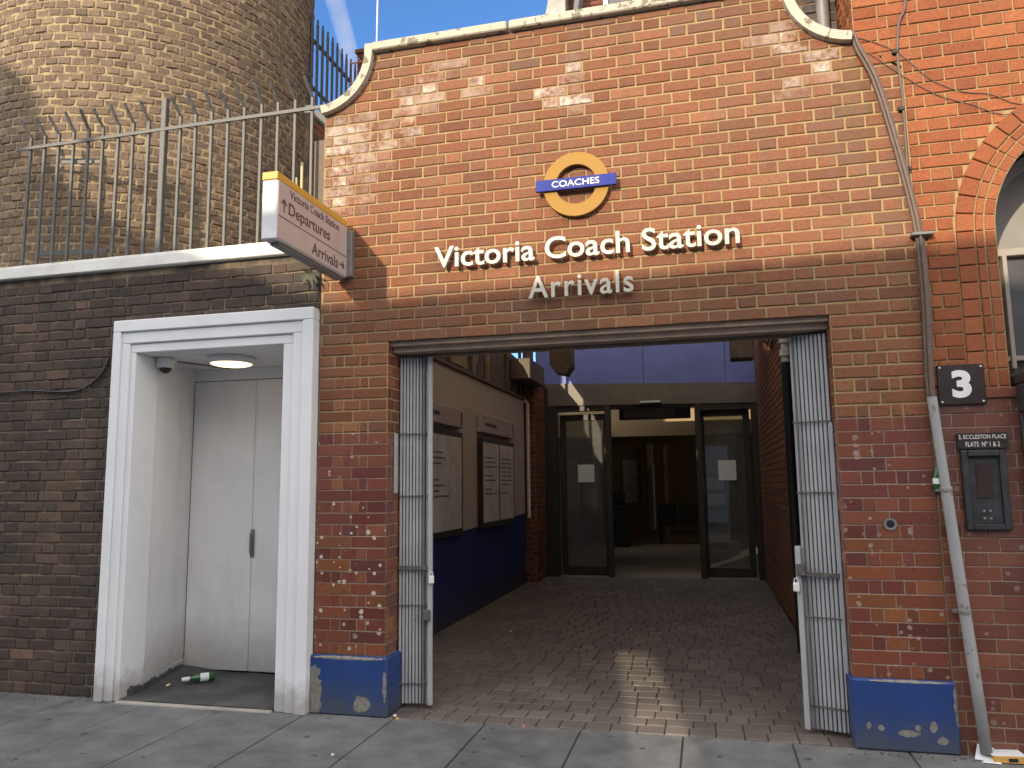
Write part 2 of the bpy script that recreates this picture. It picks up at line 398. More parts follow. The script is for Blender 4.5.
def pier(r,a,b):
    W=b-a
    ws=[.5,.5] if r%2 else [.225,.14,.235,.125,.275]
    u=a;out=[]
    for w in ws: out.append([u,u+w*W]);u+=w*W
    return out
FW=lambda u,v,w:Vector((u,-w,v))        # wall facing -y at y=0
H=.0755

# ------------------------------------------------------------------ STATION FACADE
XL,XR=-2.54,1.232
OL,OR,OT=-2.04,.742,2.42
def ftop(x):
    if x<-2.16: 
        d=min(1,max(0,(x+2.58)/.42)); return 4.50-.42*math.sqrt(max(0,1-d*d))
    if x>.58:
        if x>1.0: return 4.07-(x-1.0)*.8
        d=min(1,max(0,(1.0-x)/.42)); return 4.50-.42*math.sqrt(max(0,1-d*d))
    return 4.50
def fwear(x,z):
    w=0;s=0;g=0
    for (cx,cz,r) in ((-1.66,4.33,.10),(-1.78,4.20,.10),(-1.84,4.10,.12),(-1.95,3.92,.13),(-2.33,3.93,.16),(-2.36,3.78,.17),(-2.38,3.6,.16),(-2.38,3.45,.15),(-2.2,3.68,.12),(-2.12,3.85,.12),(-1.42,4.17,.08),(-.78,4.16,.10),(-.89,4.0,.09),(-.75,3.95,.08),(.40,4.20,.06),(.62,4.15,.10),(.78,3.98,.10),(.66,3.85,.07)):
        d=((x-cx)**2+(z-cz)**2)**.5/r
        w=max(w,min(1,max(0,1.25-d)))
    for (cx,cz,r) in ((-1.2,4.42,.3),(-1.1,4.3,.2),(.15,4.42,.36),(.35,4.33,.28),(.0,4.36,.2),(-1.35,4.45,.2),(.9,3.6,.3),(1.1,3.3,.3),(1.1,2.9,.25),(-2.4,4.0,.2),(-2.0,4.42,.25),(-.5,4.46,.2)):
        d=((x-cx)**2+(z-cz)**2)**.5/r
        s=max(s,max(0,1-d)*.8)
    if x>.7 and 3.5<z<4.1: g=max(0,1-abs(x-.95)/.15)*.6
    if 2.4<z<2.62: s=max(s,.25)
    return (min(1,w*ru(.75,1.1)),s*ru(.5,1.2),g*rnd(),0)
mb=MB()
arcL=[(-2.58+.42*math.sin(a),4.5-.42*math.cos(a)) for a in [math.radians(5+85*i/12) for i in range(13)]]
arcR=[(1.0-.42*math.sin(a),4.5-.42*math.cos(a)) for a in [math.radians(90-85*i/12) for i in range(13)]]
out=[(XL,0),(OL,0),(OL,OT),(OR,OT),(OR,0),(XR,0),(XR,3.88),(1.0,4.07)]+arcR[::-1]+arcL[::-1]+[(XL,4.08)]
mb.prism([(x,.004,z) for x,z in out],(0,.26,0),0)
z=1.79
g0=.37;rg=19
rows_top=lambda z0:int((4.55-z0)/H)+1
z1=g0+rg*H     # glazed zone top
# main field above the opening
nlow=int(round((OT-z1)/H)); zo=z1+nlow*H
mb.box(XL+.002,OL-.002,.002,.0035,g0,1.79+.0145,4);mb.box(OR+.002,XR-.002,.002,.0035,g0,1.79+.0145,4)
lay(mb,FW,XL,OL,g0,rg,H,pier,2,.006,.002,.0022,.0008,inn=-.001,wear=lambda x,z:((1.0 if .62<z<1.45 else .35)*(1.15),0,0,0))
lay(mb,FW,OR,XR,g0,rg,H,pier,2,.006,.002,.0022,.0008,inn=-.001,wear=lambda x,z:(.22,0,0,0))
lay(mb,FW,XL,OL,z1,nlow,H,pier,1,.013,.003,wear=fwear)
lay(mb,FW,OR,XR,z1,nlow,H,pier,1,.013,.003,wear=fwear)
lay(mb,FW,XL,XR,zo,int((4.55-zo)/H)+1,H,flemish(),1,.013,.003,top=lambda x:ftop(x)-.005,wear=fwear)
# reveals of the opening (bricks facing into the opening)
RL=lambda u,v,w:Vector((OL+w,u,v)); RR=lambda u,v,w:Vector((OR-w,u,v))
for PF in(RL,RR):
    lay(mb,PF,.0,.26,g0,rg,H,header(.13),2,.007,.004,.0025,.0008)
    lay(mb,PF,.0,.26,z1,nlow,H,header(.13),3,.011,.004)
fac=build('station_wall',mb,[M['mort_o'],M['orange'],M['glazed'],M['darkred'],M['mort_g']],origin=(-.65,.13,0))
tag(fac,'orange brick station entrance wall with curved shoulders above the wide opening','wall')
# blue plinths
def plinth(x0,x1,zt,name,label):
    mb=MB();mb.box(x0,x1,-.03,.30,0,zt,0,.012);o=build('blue_plinth',mb,M['blue'],parent=fac)
    o['label']=label
plinth(-2.555,-2.012,.367,'','blue painted plinth with grey flaked patches left of the opening')
plinth(.722,1.248,.374,'','blue painted plinth with speckled scuffs right of the opening')
# lintel
mb=MB();mb.box(OL+.003,OR-.003,.035,.085,2.386,2.418,0,.002);mb.box(OL+.003,OR-.003,.088,.36,2.350,2.419,0,.002)
build('steel_lintel',mb,M['lintel'],parent=fac)
# copings: two straight stones and the curved shoulders
def strip(pts,th,y0,y1):
    m=MB();n=len(pts);P=[];
    for i,(x,z) in enumerate(pts):
        a=pts[max(0,i-1)];b=pts[min(n-1,i+1)];d=Vector((b[0]-a[0],0,b[1]-a[1])).normalized();nn=Vector((-d.z,0,d.x))
        P.append((Vector((x,0,z)),Vector((x,0,z))+nn*th))
    vs=[];
    for a,b in P: vs+=[(a.x,y0,a.z),(b.x,y0,b.z),(b.x,y1,b.z),(a.x,y1,a.z)]
    fs=[(0,1,2,3),(4*n-4,4*n-1,4*n-2,4*n-3)]
    for i in range(n-1):
        for k in range(4): fs.append((4*i+k,4*i+4+k,4*i+4+(k+1)%4,4*i+(k+1)%4))
    m.add(vs,fs);return m
m=MB();m.box(-2.165,-1.18,-.05,.31,4.503,4.565,0,.008);build('coping_stone',m,M['coping'],parent=fac)
m=MB();m.box(-1.165,.575,-.05,.31,4.503,4.565,0,.008);build('coping_stone',m,M['coping'],parent=fac)
build('curved_coping',strip(arcL+[(-2.158,4.555)],.058,-.05,.31),M['coping'],parent=fac)
build('curved_coping',strip([(.578,4.555)]+arcR,.058,-.05,.31),M['coping'],parent=fac)

# ------------------------------------------------------------------ text helper
def text_geo(body,bold=0.0,res=4,sp=1.0):
    cu=bpy.data.curves.new('t','FONT');cu.body=body;cu.size=1;cu.offset=bold;cu.resolution_u=res;cu.space_character=sp
    o=bpy.data.objects.new('t',cu);COL.objects.link(o);bpy.context.view_layer.update()
    dg=bpy.context.evaluated_depsgraph_get();me=bpy.data.meshes.new_from_object(o.evaluated_get(dg))
    V=[(v.co.x,v.co.y) for v in me.vertices];F=[list(p.vertices) for p in me.polygons]
    bpy.data.objects.remove(o);bpy.data.curves.remove(cu);bpy.data.meshes.remove(me)
    return V,F
def fit(V,u0,u1,v0,v1):
    xs=[a for a,b in V];ys=[b for a,b in V];ax,bx=min(xs),max(xs);ay,by=min(ys),max(ys)
    return [(u0+(a-ax)/(bx-ax)*(u1-u0),v0+(b-ay)/(by-ay)*(v1-v0)) for a,b in V]
def solid_text(V,F,PF,w0,w1,m=0,mb=None):
    mb=mb or MB();n=len(V)
    from collections import Counter
    # weld duplicates
    key={};mp=[];VV=[]
    for a,b in V:
        k=(round(a,5),round(b,5))
        if k not in key: key[k]=len(VV);VV.append((a,b))
        mp.append(key[k])
    FF=[]
    for f in F:
        g=[]; 
        for i in f:
            if mp[i] not in g: g.append(mp[i])
        if len(g)>2: FF.append(g)
    n=len(VV);E={}
    for f in FF:
        for i in range(len(f)):
            e=(f[i],f[(i+1)%len(f)]);E[e]=E.get(e,0)+1
    side=[(a,b,b+n,a+n) for (a,b) in E if (b,a) not in E]
    mb.add([PF(a,b,w1) for a,b in VV]+[PF(a,b,w0) for a,b in VV],[f for f in FF]+[[i+n for i in f[::-1]] for f in FF]+side,m)
    return mb
def islands(V,F):
    par=list(range(len(V)))
    key={}
    def fd(i):
        while par[i]!=i: par[i]=par[par[i]];i=par[i]
        return i
    for i,(a,b) in enumerate(V):
        k=(round(a,5),round(b,5))
        if k in key: par[fd(i)]=fd(key[k])
        else: key[k]=i
    for f in F:
        for i in f[1:]: par[fd(i)]=fd(f[0])
    G={}
    for f in F: G.setdefault(fd(f[0]),[]).append(f)
    L=[]
    for fs in G.values():
        xs=[V[i][0] for f in fs for i in f];L.append([min(xs),max(xs),fs])
    L.sort(key=lambda q:q[0]);o=[]
    for q in L:
        if o and q[0]<o[-1][1]-.35*(q[1]-q[0]) : o[-1][1]=max(o[-1][1],q[1]);o[-1][2]+=q[2]
        else: o.append(q)
    return [q[2] for q in o]
def letters(parent,body,u0,u1,v0,v1,w0,w1,mat,bold,sp=1.0):
    V,F=text_geo(body,bold,4,sp);V=fit(V,u0,u1,v0,v1)
    for fs in islands(V,F):
        used=sorted({i for f in fs for i in f});mp={i:k for k,i in enumerate(used)}
        build('letter',solid_text([V[i] for i in used],[[mp[i] for i in f] for f in fs],FW,w0,w1),mat,parent)
sg=empty('raised_lettering',(-.71,0,2.88),'upper line of raised white letters naming the coach station, lit by sun','lettering')
letters(sg,'Victoria Coach Station',-1.690,.258,2.876,3.022,.028,.056,M['lettersw'],.012)
sg=empty('raised_lettering',(-.71,0,2.63),'lower line of raised white letters reading Arrivals above the opening','lettering')
letters(sg,'Arrivals',-1.054,-.386,2.624,2.770,.028,.056,M['lettersw'],.012,1.14)
# roundel
def ring(mb,PF,cx,cz,ro,ri,w0,w1,n=64,m=0):
    vs=[]
    for i in range(n):
        a=2*math.pi*i/n;c,s=math.cos(a),math.sin(a)
        vs+=[PF(cx+ro*c,cz+ro*s,w0),PF(cx+ro*c,cz+ro*s,w1),PF(cx+ri*c,cz+ri*s,w1),PF(cx+ri*c,cz+ri*s,w0)]
    mb.add(vs,[(4*i+k,4*((i+1)%n)+k,4*((i+1)%n)+(k+1)%4,4*i+(k+1)%4) for i in range(n) for k in range(4)],m)
rd=empty('roundel_sign',(-.732,0,3.15),'yellow ring sign crossed by a blue bar reading COACHES','sign')
mb=MB();ring(mb,FW,-.732,3.362,.213,.132,.018,.045);build('ring',mb,M['yellow'],rd)
mb=MB();mb.box(-.992,-.470,-.066,-.0455,3.325,3.400,0,.002);b_=build('bar',mb,M['signblue'],rd)
V,F=text_geo('COACHES',.008);V=fit(V,-.885,-.578,3.342,3.384);build('bar_lettering',solid_text(V,F,FW,.0662,.0685),M['pwhite'],b_)
for x in(-.86,-.60):
    mb=MB();mb.tube([(x,-.018,3.46),(x,.0,3.46)],.008);build('fixing',mb,M['grey'],rd)

# ------------------------------------------------------------------ LEFT LOW BUILDING with niche
DL,DR,DT=-4.165,-2.552,2.672           # white surround outer
mb=MB()
NL,NR,NT=-3.99,-2.795,2.432
out=[(-9.5,0),(DL+.05,0),(DL+.05,DT-.05),(DR-.05,DT-.05),(DR-.05,0),(XL-.003,0),(XL-.003,3.075),(-9.5,3.075)]
mb.prism([(x,.006,z) for x,z in out],(0,.24,0),0)
def lw(x,z):
    s=0
    if z>2.62: s=.55
    if x>-4.6 and z>2: s=max(s,.4)
    if z<.25: s=.5
    return (.06 if rnd()<.02 else 0,s*ru(.3,1.2),0,0)
lay(mb,FW,-9.5,DL+.03,.005,35,H,flemish(.222,.112,.03),1,.012,.003,.005,.0035,wear=lw,tilt=.002)
lay(mb,FW,DL+.03,XL-.004,.005+35*H,5,H,flemish(.222,.112,.03),1,.012,.003,.005,.0035,wear=lw,tilt=.002)
lay(mb,FW,-9.5,DL+.03,.005+35*H,5,H,flemish(.222,.112,.03),1,.012,.003,.005,.0035,wear=lw,tilt=.002)
low=build('sooty_brick_wall',mb,[M['mort_s'],M['sooty']],origin=(-6,.12,0))
tag(low,'low dark sooty brick wall under the railing left of the station entrance','wall')
mb=MB();mb.box(-9.5,-2.545,-.045,.3,3.078,3.165,0,.006);mb.box(-9.5,-2.545,-.03,.26,3.168,3.182,0,.003)
build('white_band',mb,M['band'],parent=low)
mb=MB();mb.box(-9.5,-4.30,.27,8,-.02,3.06);mb.box(-4.28,-2.70,1.0,8,-.02,3.06);mb.box(-9.5,-2.70,.272,8,3.062,3.10)
build('roof',mb,M['concrete'],parent=low)
# white door surround, stepped
ds=empty('doorway',(-3.37,0,0),'deep white painted doorway with stepped surround and closed double doors','doorway')
mb=MB()
def frame3(mb,a,b,c,zt,it,y0,y1,bev=.006):
    # inverted U between outer (a,b) and inner
    mb.box(a[0],a[1],y0,y1,0,it,0,bev);mb.box(b[0],b[1],y0,y1,0,it,0,bev);mb.box(a[0],b[1],y0,y1,it+.0,zt,0,bev)
steps=[(0.0,-.105,.0),(.066,-.085,.0),(.132,-.065,.0)]
a=[DL,DL+.066,DL+.133,NL];b=[DR,DR-.08,DR-.16,NR];zz=[DT,DT-.086,DT-.172,NT]
for i,yo in enumerate((-.085,-.066,-.047)):
    frame3(mb,(a[i],a[i+1]-.0),(b[i+1],b[i]),None,zz[i],zz[i+1],yo,.2)
o=build('surround',mb,M['white'],ds)
mb=MB()
# niche: splayed left wall, right wall, ceiling, wall above the doors
DY=.83
mb.prism([(NL-.004,.2,0),(NL-.144,DY,0),(NL-.23,DY,0),(NL-.23,.2,0)],(0,0,NT+.1))
mb.box(NR+.002,NR+.12,.2,DY,0,NT+.1)
mb.box(NL-.23,NR+.12,.2,DY+.1,NT,NT+.12)
mb.box(NL-.143,NR+.001,DY-.01,DY+.08,2.335,NT-.001)
build('niche_lining',mb,M['niche'],ds)
mb=MB();mb.beam((NL-.008,.12,.045),(NL-.142,DY-.01,.05),.02,.10,0,.006);build('skirting',mb,M['niche'],ds)
for (x0,x1) in((NL-.142,-3.562),(-3.556,NR)):
    mb=MB();mb.box(x0+.003,x1-.003,DY-.005,DY+.05,.022,2.330,0,.004);d=build('door_leaf',mb,M['niche'],ds)
    if x0>-3.7:
        mb=MB();mb.box(x0+.002,x0+.034,DY-.020,DY-.0055,.90,1.12,0,.003);mb.box(x0+.010,x0+.026,DY-.048,DY-.021,.93,1.09,0,.004);build('pull_handle',mb,M['grey'],d)
mb=MB();mb.box(-3.564,-3.546,DY-.014,DY-.0055,.03,2.325,0,.003);build('cover_strip',mb,M['niche'],ds)
# camera dome and lamp
cd=empty('dome_camera',(-3.93,.22,2.43),'white dome security camera under the left corner of the white doorway ceiling','security camera')
mb=MB();mb.lathe((-3.93,.20,2.428),(0,0,-1),[(0,0),(.062,0),(.064,.02),(.066,.055),(.060,.072),(.045,.075)],0,24);build('housing',mb,M['signend'],cd)
mb=MB();mb.lathe((-3.93,.20,2.356),(0,0,-1),[(.045,0),(.042,.018),(.03,.034),(.012,.043),(0,.045)],0,20);build('dome_lens',mb,M['black'],cd)
cl=empty('ceiling_light',(-3.46,.36,2.43),'round lit ceiling light glowing warm inside the white doorway','ceiling light')
mb=MB();mb.lathe((-3.46,.34,2.430),(0,0,-1),[(.0,0),(.172,0),(.172,.035),(.160,.048),(.150,.048),(.150,.03)],0,40);build('rim',mb,M['pwhite'],cl)
mb=MB();mb.lathe((-3.46,.34,2.40),(0,0,-1),[(.149,.0),(.147,.022),(.12,.030),(0,.034)],0,40);build('diffuser',mb,M['lamp'],cl)
mb=MB();mb.tube([(-3.9,.30,2.415),(-3.85,.42,2.415),(-3.72,.70,2.412)],.008);tag(build('pipe_stub',mb,M['grey']),'short grey conduit under the white doorway ceiling beside the dome camera','conduit')
# niche floor
mb=MB();n=14
vs=[];
for i in range(n+1):
    for j in range(8):
        x0=NL-.13*(j/7);x=x0+(NR-x0+.02)*i/n;y=-.045+(DY+.03)*j/7
        vs.append((x,y,.016+(.035*max(0,1-i/4)*(j/7))+ru(-.003,.003)))
mb.add(vs,[(i*8+j,(i+1)*8+j,(i+1)*8+j+1,i*8+j+1) for i in range(n) for j in range(7)],0,smooth=True)
for i in range(40):   # rough asphalt upstand against the left wall
    t=i/40;mb.xbox(Vector((NL-.143*t+.012,.05+(DY-.07)*t,.03+.012*rnd())),Vector((1,0,0)),Vector((0,1,0)),Vector((0,0,1)),.012+.014*rnd(),.014,.018+.022*rnd(),0,.006)
tag(build('doorway_floor',mb,M['asphalt']),kind='structure')
mb=MB();mb.box(NL+.005,NR-.002,-.092,-.048,-.02,.014,0,.006);tag(build('doorway_kerb',mb,M['stone']),kind='structure')

# ------------------------------------------------------------------ RIGHT BUILDING
AX,AZ,AR=2.30,2.85,.65
mb=MB()
# front sheet with arched opening, as pieces: polygon left of and above the arch
arc=[(AX-AR*math.cos(t),AZ+AR*math.sin(t)) for t in [math.pi*i/32 for i in range(33)]]
TOPZ=9.0
def pie(pts,m=0): mb.prism([(x,.004,z) for x,z in pts],(0,.30,0),m)
poly=[(XR+.003,0),(7.5,0),(7.5,TOPZ),(.985,TOPZ),(.985,4.09),(XR+.003,3.90)]
# split at AX
pie([(XR+.003,0),(AX,0),(AX,1.93),(AX-AR,1.93),(AX-AR,AZ)]+arc[1:17]+[(AX,TOPZ),(.985,TOPZ),(.985,4.09),(XR+.003,3.90)])
pie([(AX,0),(7.5,0),(7.5,TOPZ),(AX,TOPZ)]+arc[16:32]+[(AX+AR,AZ),(AX+AR,1.93),(AX,1.93)])
RO=.86
def limL(z):   # from building edge to outer ring
    if z<1.89: return (XR+.006,7.5)
    if z<AZ: return (XR+.006 if z<3.9 else .985,AX-RO)
    if z<AZ+RO: return ((XR+.006 if z<3.86 else .985),AX-math.sqrt(RO*RO-(z-AZ)**2)-.004)
    return (XR+.006 if z<3.95 else .985,7.5)
def limR(z):
    if z<1.89: return None
    if z<AZ: return (AX+RO,7.5)
    if z<AZ+RO: return (AX+math.sqrt(RO*RO-(z-AZ)**2)+.004,7.5)
    return None
ng=25
def rw(x,z): return ((.15 if (z<1.9) else 0),.1*rnd() if z>2 else .35*rnd(),0,0)
mb.box(XR+.006,4.2,.002,.0035,0,1.885,3)
lay(mb,FW,XR+.004,4.2,-.002,ng,H,flemish(.235,.118,.05),2,.006,.002,.0022,.0008,inn=-.001,wear=rw)
z2=-.002+ng*H
lay(mb,FW,.985,4.2,z2,int((5.6-z2)/H),H,flemish(.225,.112,.11),1,.010,.005,.003,.001,lim=limL,wear=rw)
lay(mb,FW,.985,4.2,z2,int((3.75-z2)/H),H,flemish(.225,.112,.11),1,.010,.005,.003,.001,lim=limR,wear=rw)
# arch rings of gauged brick and the jamb below them
def ringbricks(r0,r1,out,w):
    # polar frame: u = arc length along, v = radial
    def PF(u,v,ww):
        # u: 0 at sill left, up jamb, round the arch, down right jamb
        J=AZ-1.955
        if u<J: return Vector((AX-v,-ww,1.955+u))
        s=u-J;L=math.pi*.755
        if s<L:
            t=s/.755;return Vector((AX-v*math.cos(t),-ww,AZ+v*math.sin(t)))
        return Vector((AX+v,-ww,AZ-(s-L)))
    tot=2*(AZ-1.955)+math.pi*.755
    n=int(tot/w)
    for i in range(n):
        a=i*tot/n;b=(i+1)*tot/n;g=.004
        t=(rnd(),.4+.3*rnd(),rnd()*.5,1);o=out+ru(-.001,.001)
        c=[(a+g,r0+g),(b-g,r0+g),(b-g,r1-g),(a+g,r1-g)]
        k=4;back=[PF(u,v,-.02) for u,v in c];mid=[PF(u,v,o-.002) for u,v in c]
        cu,cv=(a+b)/2,(r0+r1)/2
        fr=[PF(cu+(u-cu)*.93,cv+(v-cv)*.95,o) for u,v in c]
        mb.add(back+mid+fr,[[8,9,10,11]]+[(j,(j+1)%4,4+(j+1)%4,4+j) for j in range(4)]+[(4+j,4+(j+1)%4,8+(j+1)%4,8+j) for j in range(4)],1,t,(0,.1*rnd(),0,0))
ringbricks(.762,.858,.012,.098)
ringbricks(.712,.758,.007,.098)
ringbricks(.652,.708,.003,.098)
lay(mb,lambda u,v,w:Vector((.985-w,u,v)),.0,.45,4.10,24,H,header(.112),1,.012,.004)
rb=build('arched_brick_building',mb,[M['mort_o'],M['bright'],M['glazedr'],M['mort_g']],origin=(2.5,.15,0))
tag(rb,'bright orange brick building with arched window at the right edge','building')
mb=MB();mb.box(1.445,AX+.9,-.014,.30,1.888,1.95,0,.008);build('window_sill',mb,M['darkred'],rb)
mb=MB();mb.box(1.0,7.5,.62,8,0,TOPZ);mb.box(1.0,1.54,.306,.618,0,TOPZ);mb.box(3.06,7.5,.306,.618,0,TOPZ);build('rear_wall',mb,M['mort_g'],rb)
# arched window in it
wf=None
mb=MB();yw=.42
pts=[(AX-(AR-.0)*math.cos(t),AZ+(AR-.0)*math.sin(t)) for t in [math.pi*i/24 for i in range(25)]]
ri=[(AX-(AR-.07)*math.cos(t),AZ+(AR-.07)*math.sin(t)) for t in [math.pi*i/24 for i in range(25)]]
vs=[];
for (a_,b_2) in zip(pts,ri): vs+=[(a_[0],yw,a_[1]),(b_2[0],yw,b_2[1]),(b_2[0],yw+.05,b_2[1]),(a_[0],yw+.05,a_[1])]
mb.add(vs,[(4*i+k,4*i+4+k,4*i+4+(k+1)%4,4*i+(k+1)%4) for i in range(24) for k in range(4)])
mb.box(AX-AR,AX-AR+.035,yw,yw+.05,1.96,AZ,0,.003);mb.box(AX-AR+.16,AX-AR+.185,yw-.015,yw+.035,2.10,2.80,0,.003);mb.box(AX+AR-.06,AX+AR,yw,yw+.05,1.96,AZ,0,.003);mb.box(AX-AR+.04,AX+AR-.06,yw,yw+.05,2.80,2.845,0,.003);mb.box(AX-AR+.14,AX+AR-.06,yw,yw+.04,2.15,2.18,0,.003)
wf=build('window_frame',mb,M['sash'],rb)
mb=MB();mb.prism([(x,yw+.055,z) for x,z in ri],(0,.012,0));build('fanlight_panel',mb,M['blind'],wf)
mb=MB();mb.box(AX-AR+.03,AX+AR-.06,yw+.052,yw+.058,1.97,2.80);build('pane',mb,M['wglass'],wf)
mb=MB();mb.box(AX-AR-.1,AX+AR+.1,.56,.60,1.9,3.6);mb.box(AX-AR-.1,AX-AR-.002,.31,.56,1.9,3.6);mb.box(AX+AR+.002,AX+AR+.1,.31,.56,1.9,3.6);mb.box(AX-AR-.1,AX+AR+.1,.31,.56,3.51,3.6);mb.box(AX-AR-.1,AX+AR+.1,.31,.56,1.8,1.93);build('room_backing',mb,M['wood'],wf)
wb=empty('window_box',(2.0,-.05,1.83),'dark planter box with tan timber lid on the arched window sill','window box')
mb=MB();mb.box(1.668,2.8,-.16,.12,1.956,1.99+.03,0,.01);mb.box(1.655,2.8,-.175,-.037,1.80,1.954,0,.01);build('box_body',mb,M['panel'],wb)
mb=MB();mb.prism([(1.70,-.14,2.022),(2.75,-.14,2.022),(2.75,.10,2.12),(1.78,.10,2.16)],(0,0,.02));build('lid',mb,M['boxlid'],wb)
# strip of dark at far right below
mb=MB();mb.tube([(1.685,-.035,0.0),(1.685,-.035,1.79)],.022);tag(build('dark_downpipe',mb,M['black']),'black pipe at the right edge below the planter box','pipe')

# recessed brown wall behind right shoulder, its shade put into dark brick, + soil pipe
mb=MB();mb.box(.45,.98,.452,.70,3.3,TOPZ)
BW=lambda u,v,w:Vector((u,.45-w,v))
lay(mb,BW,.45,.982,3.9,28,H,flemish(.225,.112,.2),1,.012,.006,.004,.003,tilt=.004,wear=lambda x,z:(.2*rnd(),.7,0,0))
tag(build('recessed_brick_wall',mb,[M['mort_s'],M['sooty']],origin=(.7,1,3.3)),'brown brick wall, darkened in colour for shade, rising behind the right shoulder of the entrance wall','wall')
mb=MB();mb.tube([(.885,.385,3.9),(.885,.385,TOPZ)],.042,0,14)
for z in(4.7,6.2):mb.tube([(.885,.385,z),(.885,.385,z+.06)],.052,0,14)
tag(build('soil_pipe',mb,M['grey']),'grey vertical soil pipe behind the right curved shoulder','pipe')

# ------------------------------------------------------------------ TOWER
TX,TY,TR=-5.54,1.87,1.62
mb=MB()
def TP(u,v,w):
    a=u/TR; return Vector((TX+(TR+w)*math.sin(a),TY-(TR+w)*math.cos(a),v))
n=96;vs=[];zt=8.5
for i in range(n):
    a=2*math.pi*i/n; vs+=[(TX+(TR-.001)*math.sin(a),TY-(TR-.001)*math.cos(a),3.05),(TX+(TR-.001)*math.sin(a),TY-(TR-.001)*math.cos(a),zt)]
mb.add(vs,[(2*i,2*((i+1)%n),2*((i+1)%n)+1,2*i+1) for i in range(n)],0)
mb.add([v for v in vs[1::2]],[list(range(n))],0)
lay(mb,TP,-TR*1.5,TR*2.1,3.10,70,.0745,header(.113),1,.018,.005,.006,.006,tilt=.004,wear=lambda x,z:(0,.3*rnd(),0,0))
tag(build('round_brick_tower',mb,[M['mort_t'],M['stock']],origin=(TX,TY,3.05)),'big round yellow brick tower rising behind the railing','tower')

# ------------------------------------------------------------------ RAILING on the low wall
rl=empty('railing',(-3.95,.08,3.18),'grey steel railing with outward bent tips on the low sooty wall','railing')
FY=.06;X0,DX=-5.182,.1395
for i in range(20):
    x=X0+i*DX
    if x>-2.64: break
    if i==9: continue
    j=ru(-.004,.004);k=ru(-.01,.01)
    mb=MB();mb.beam((x,FY,3.185),(x+j,FY,4.285),.021,.021,0,.002);mb.beam((x+j,FY,4.270),(x+j-.022+k,FY-.085,4.405+k),.024,.014,0,.002)
    build('bar',mb,M['steel'],rl)
x=X0+9*DX
mb=MB();mb.box(x-.022,x+.022,FY-.022,FY+.022,3.185,4.44,0,.004);build('post',mb,M['steel'],rl)
mb=MB();mb.box(-5.30,-2.56,FY-.024,FY-.012,4.168,4.196,0,.002);build('top_rail',mb,M['steel'],rl)
mb=MB();mb.box(-5.25,-2.60,FY-.018,FY+.016,3.186,3.200,0,.002);build('bottom_rail',mb,M['steel'],rl)
for zc,a_,b_ in((4.09,-5.0,-4.62),(3.33,-5.15,-4.55)):
    mb=MB();mb.beam((a_,.185,zc+.02),(b_,.235,zc),.012,.045,0,.002);build('stay_bracket',mb,M['steel'],rl)
# slim poles behind it
for x,zt,w in((-3.02,4.02,'taller'),(-3.07,3.9,'shorter')):
    mb=MB();mb.tube([(x,.55,3.10),(x-.005,.55,zt)],.012,0,8)
    tag(build('slim_pole',mb,M['ivory']),f'{w} of two thin ivory poles standing behind the railing near the tower edge','pole',group='thin poles behind the railing')
# narrow rounded tower shadow comes from a post added on the opposite terrace
# ------------------------------------------------------------------ rear terrace wall with palisade
mb=MB();mb.box(-4.1,-3.9,2.2,7.4,3.0,5.36)
TWF=lambda u,v,w:Vector((-3.9+w,u,v))
lay(mb,TWF,2.2,7.4,3.0,31,H,flemish(),1,.011,.006,.004,.002)
tw=build('terrace_wall',mb,[M['mort_s'],M['darkred']],origin=(-4,4.8,3.0));tag(tw,'brick terrace wall behind the tower under the dark palisade','wall')
mb=MB();mb.box(-4.13,-3.86,2.19,7.41,5.362,5.45,0,.006);build('pale_coping',mb,M['band'],tw)
pf=empty('palisade_fence',(-3.95,4.8,5.45),'dark steel palisade fence against the sky between tower and curved coping','fence')
y=2.0;i=0
while y<7.3:
    mb=MB();mb.box(-3.975,-3.965,y-.026,y+.026,5.452,6.54,0,.002);mb.beam((-3.97,y,6.535),(-3.97,y,6.60),.02,.01,0,.002)
    build('pale',mb,M['darksteel'],pf);y+=.118
for z_ in(5.75,6.30):
    mb=MB();mb.box(-3.998,-3.98,1.9,7.4,z_,z_+.05,0,.003);build('rail',mb,M['darksteel'],pf)
# small brick chimney + whip aerial
mb=MB();mb.box(-4.22,-3.985,4.01,4.4,5.0,7.0)
lay(mb,lambda u,v,w:Vector((u,4.0-w,v)),-4.23,-3.975,5.6,20,H,header(.085),1,.010,.006);mb.box(-4.25,-3.955,3.975,4.43,7.112,7.16,1)
tag(build('brick_stack',mb,[M['mort_s'],M['darkred']]),'small brick stack just left of where the coping curve starts','chimney')
mb=MB();mb.tube([(-2.215,.15,4.565),(-2.205,.15,5.4)],.006,0,8);mb.tube([(-2.215,.15,4.56),(-2.215,.15,4.64)],.011,0,8)
tag(build('whip_aerial',mb,M['signend']),'thin pale aerial rod at the left end of the coping','aerial')

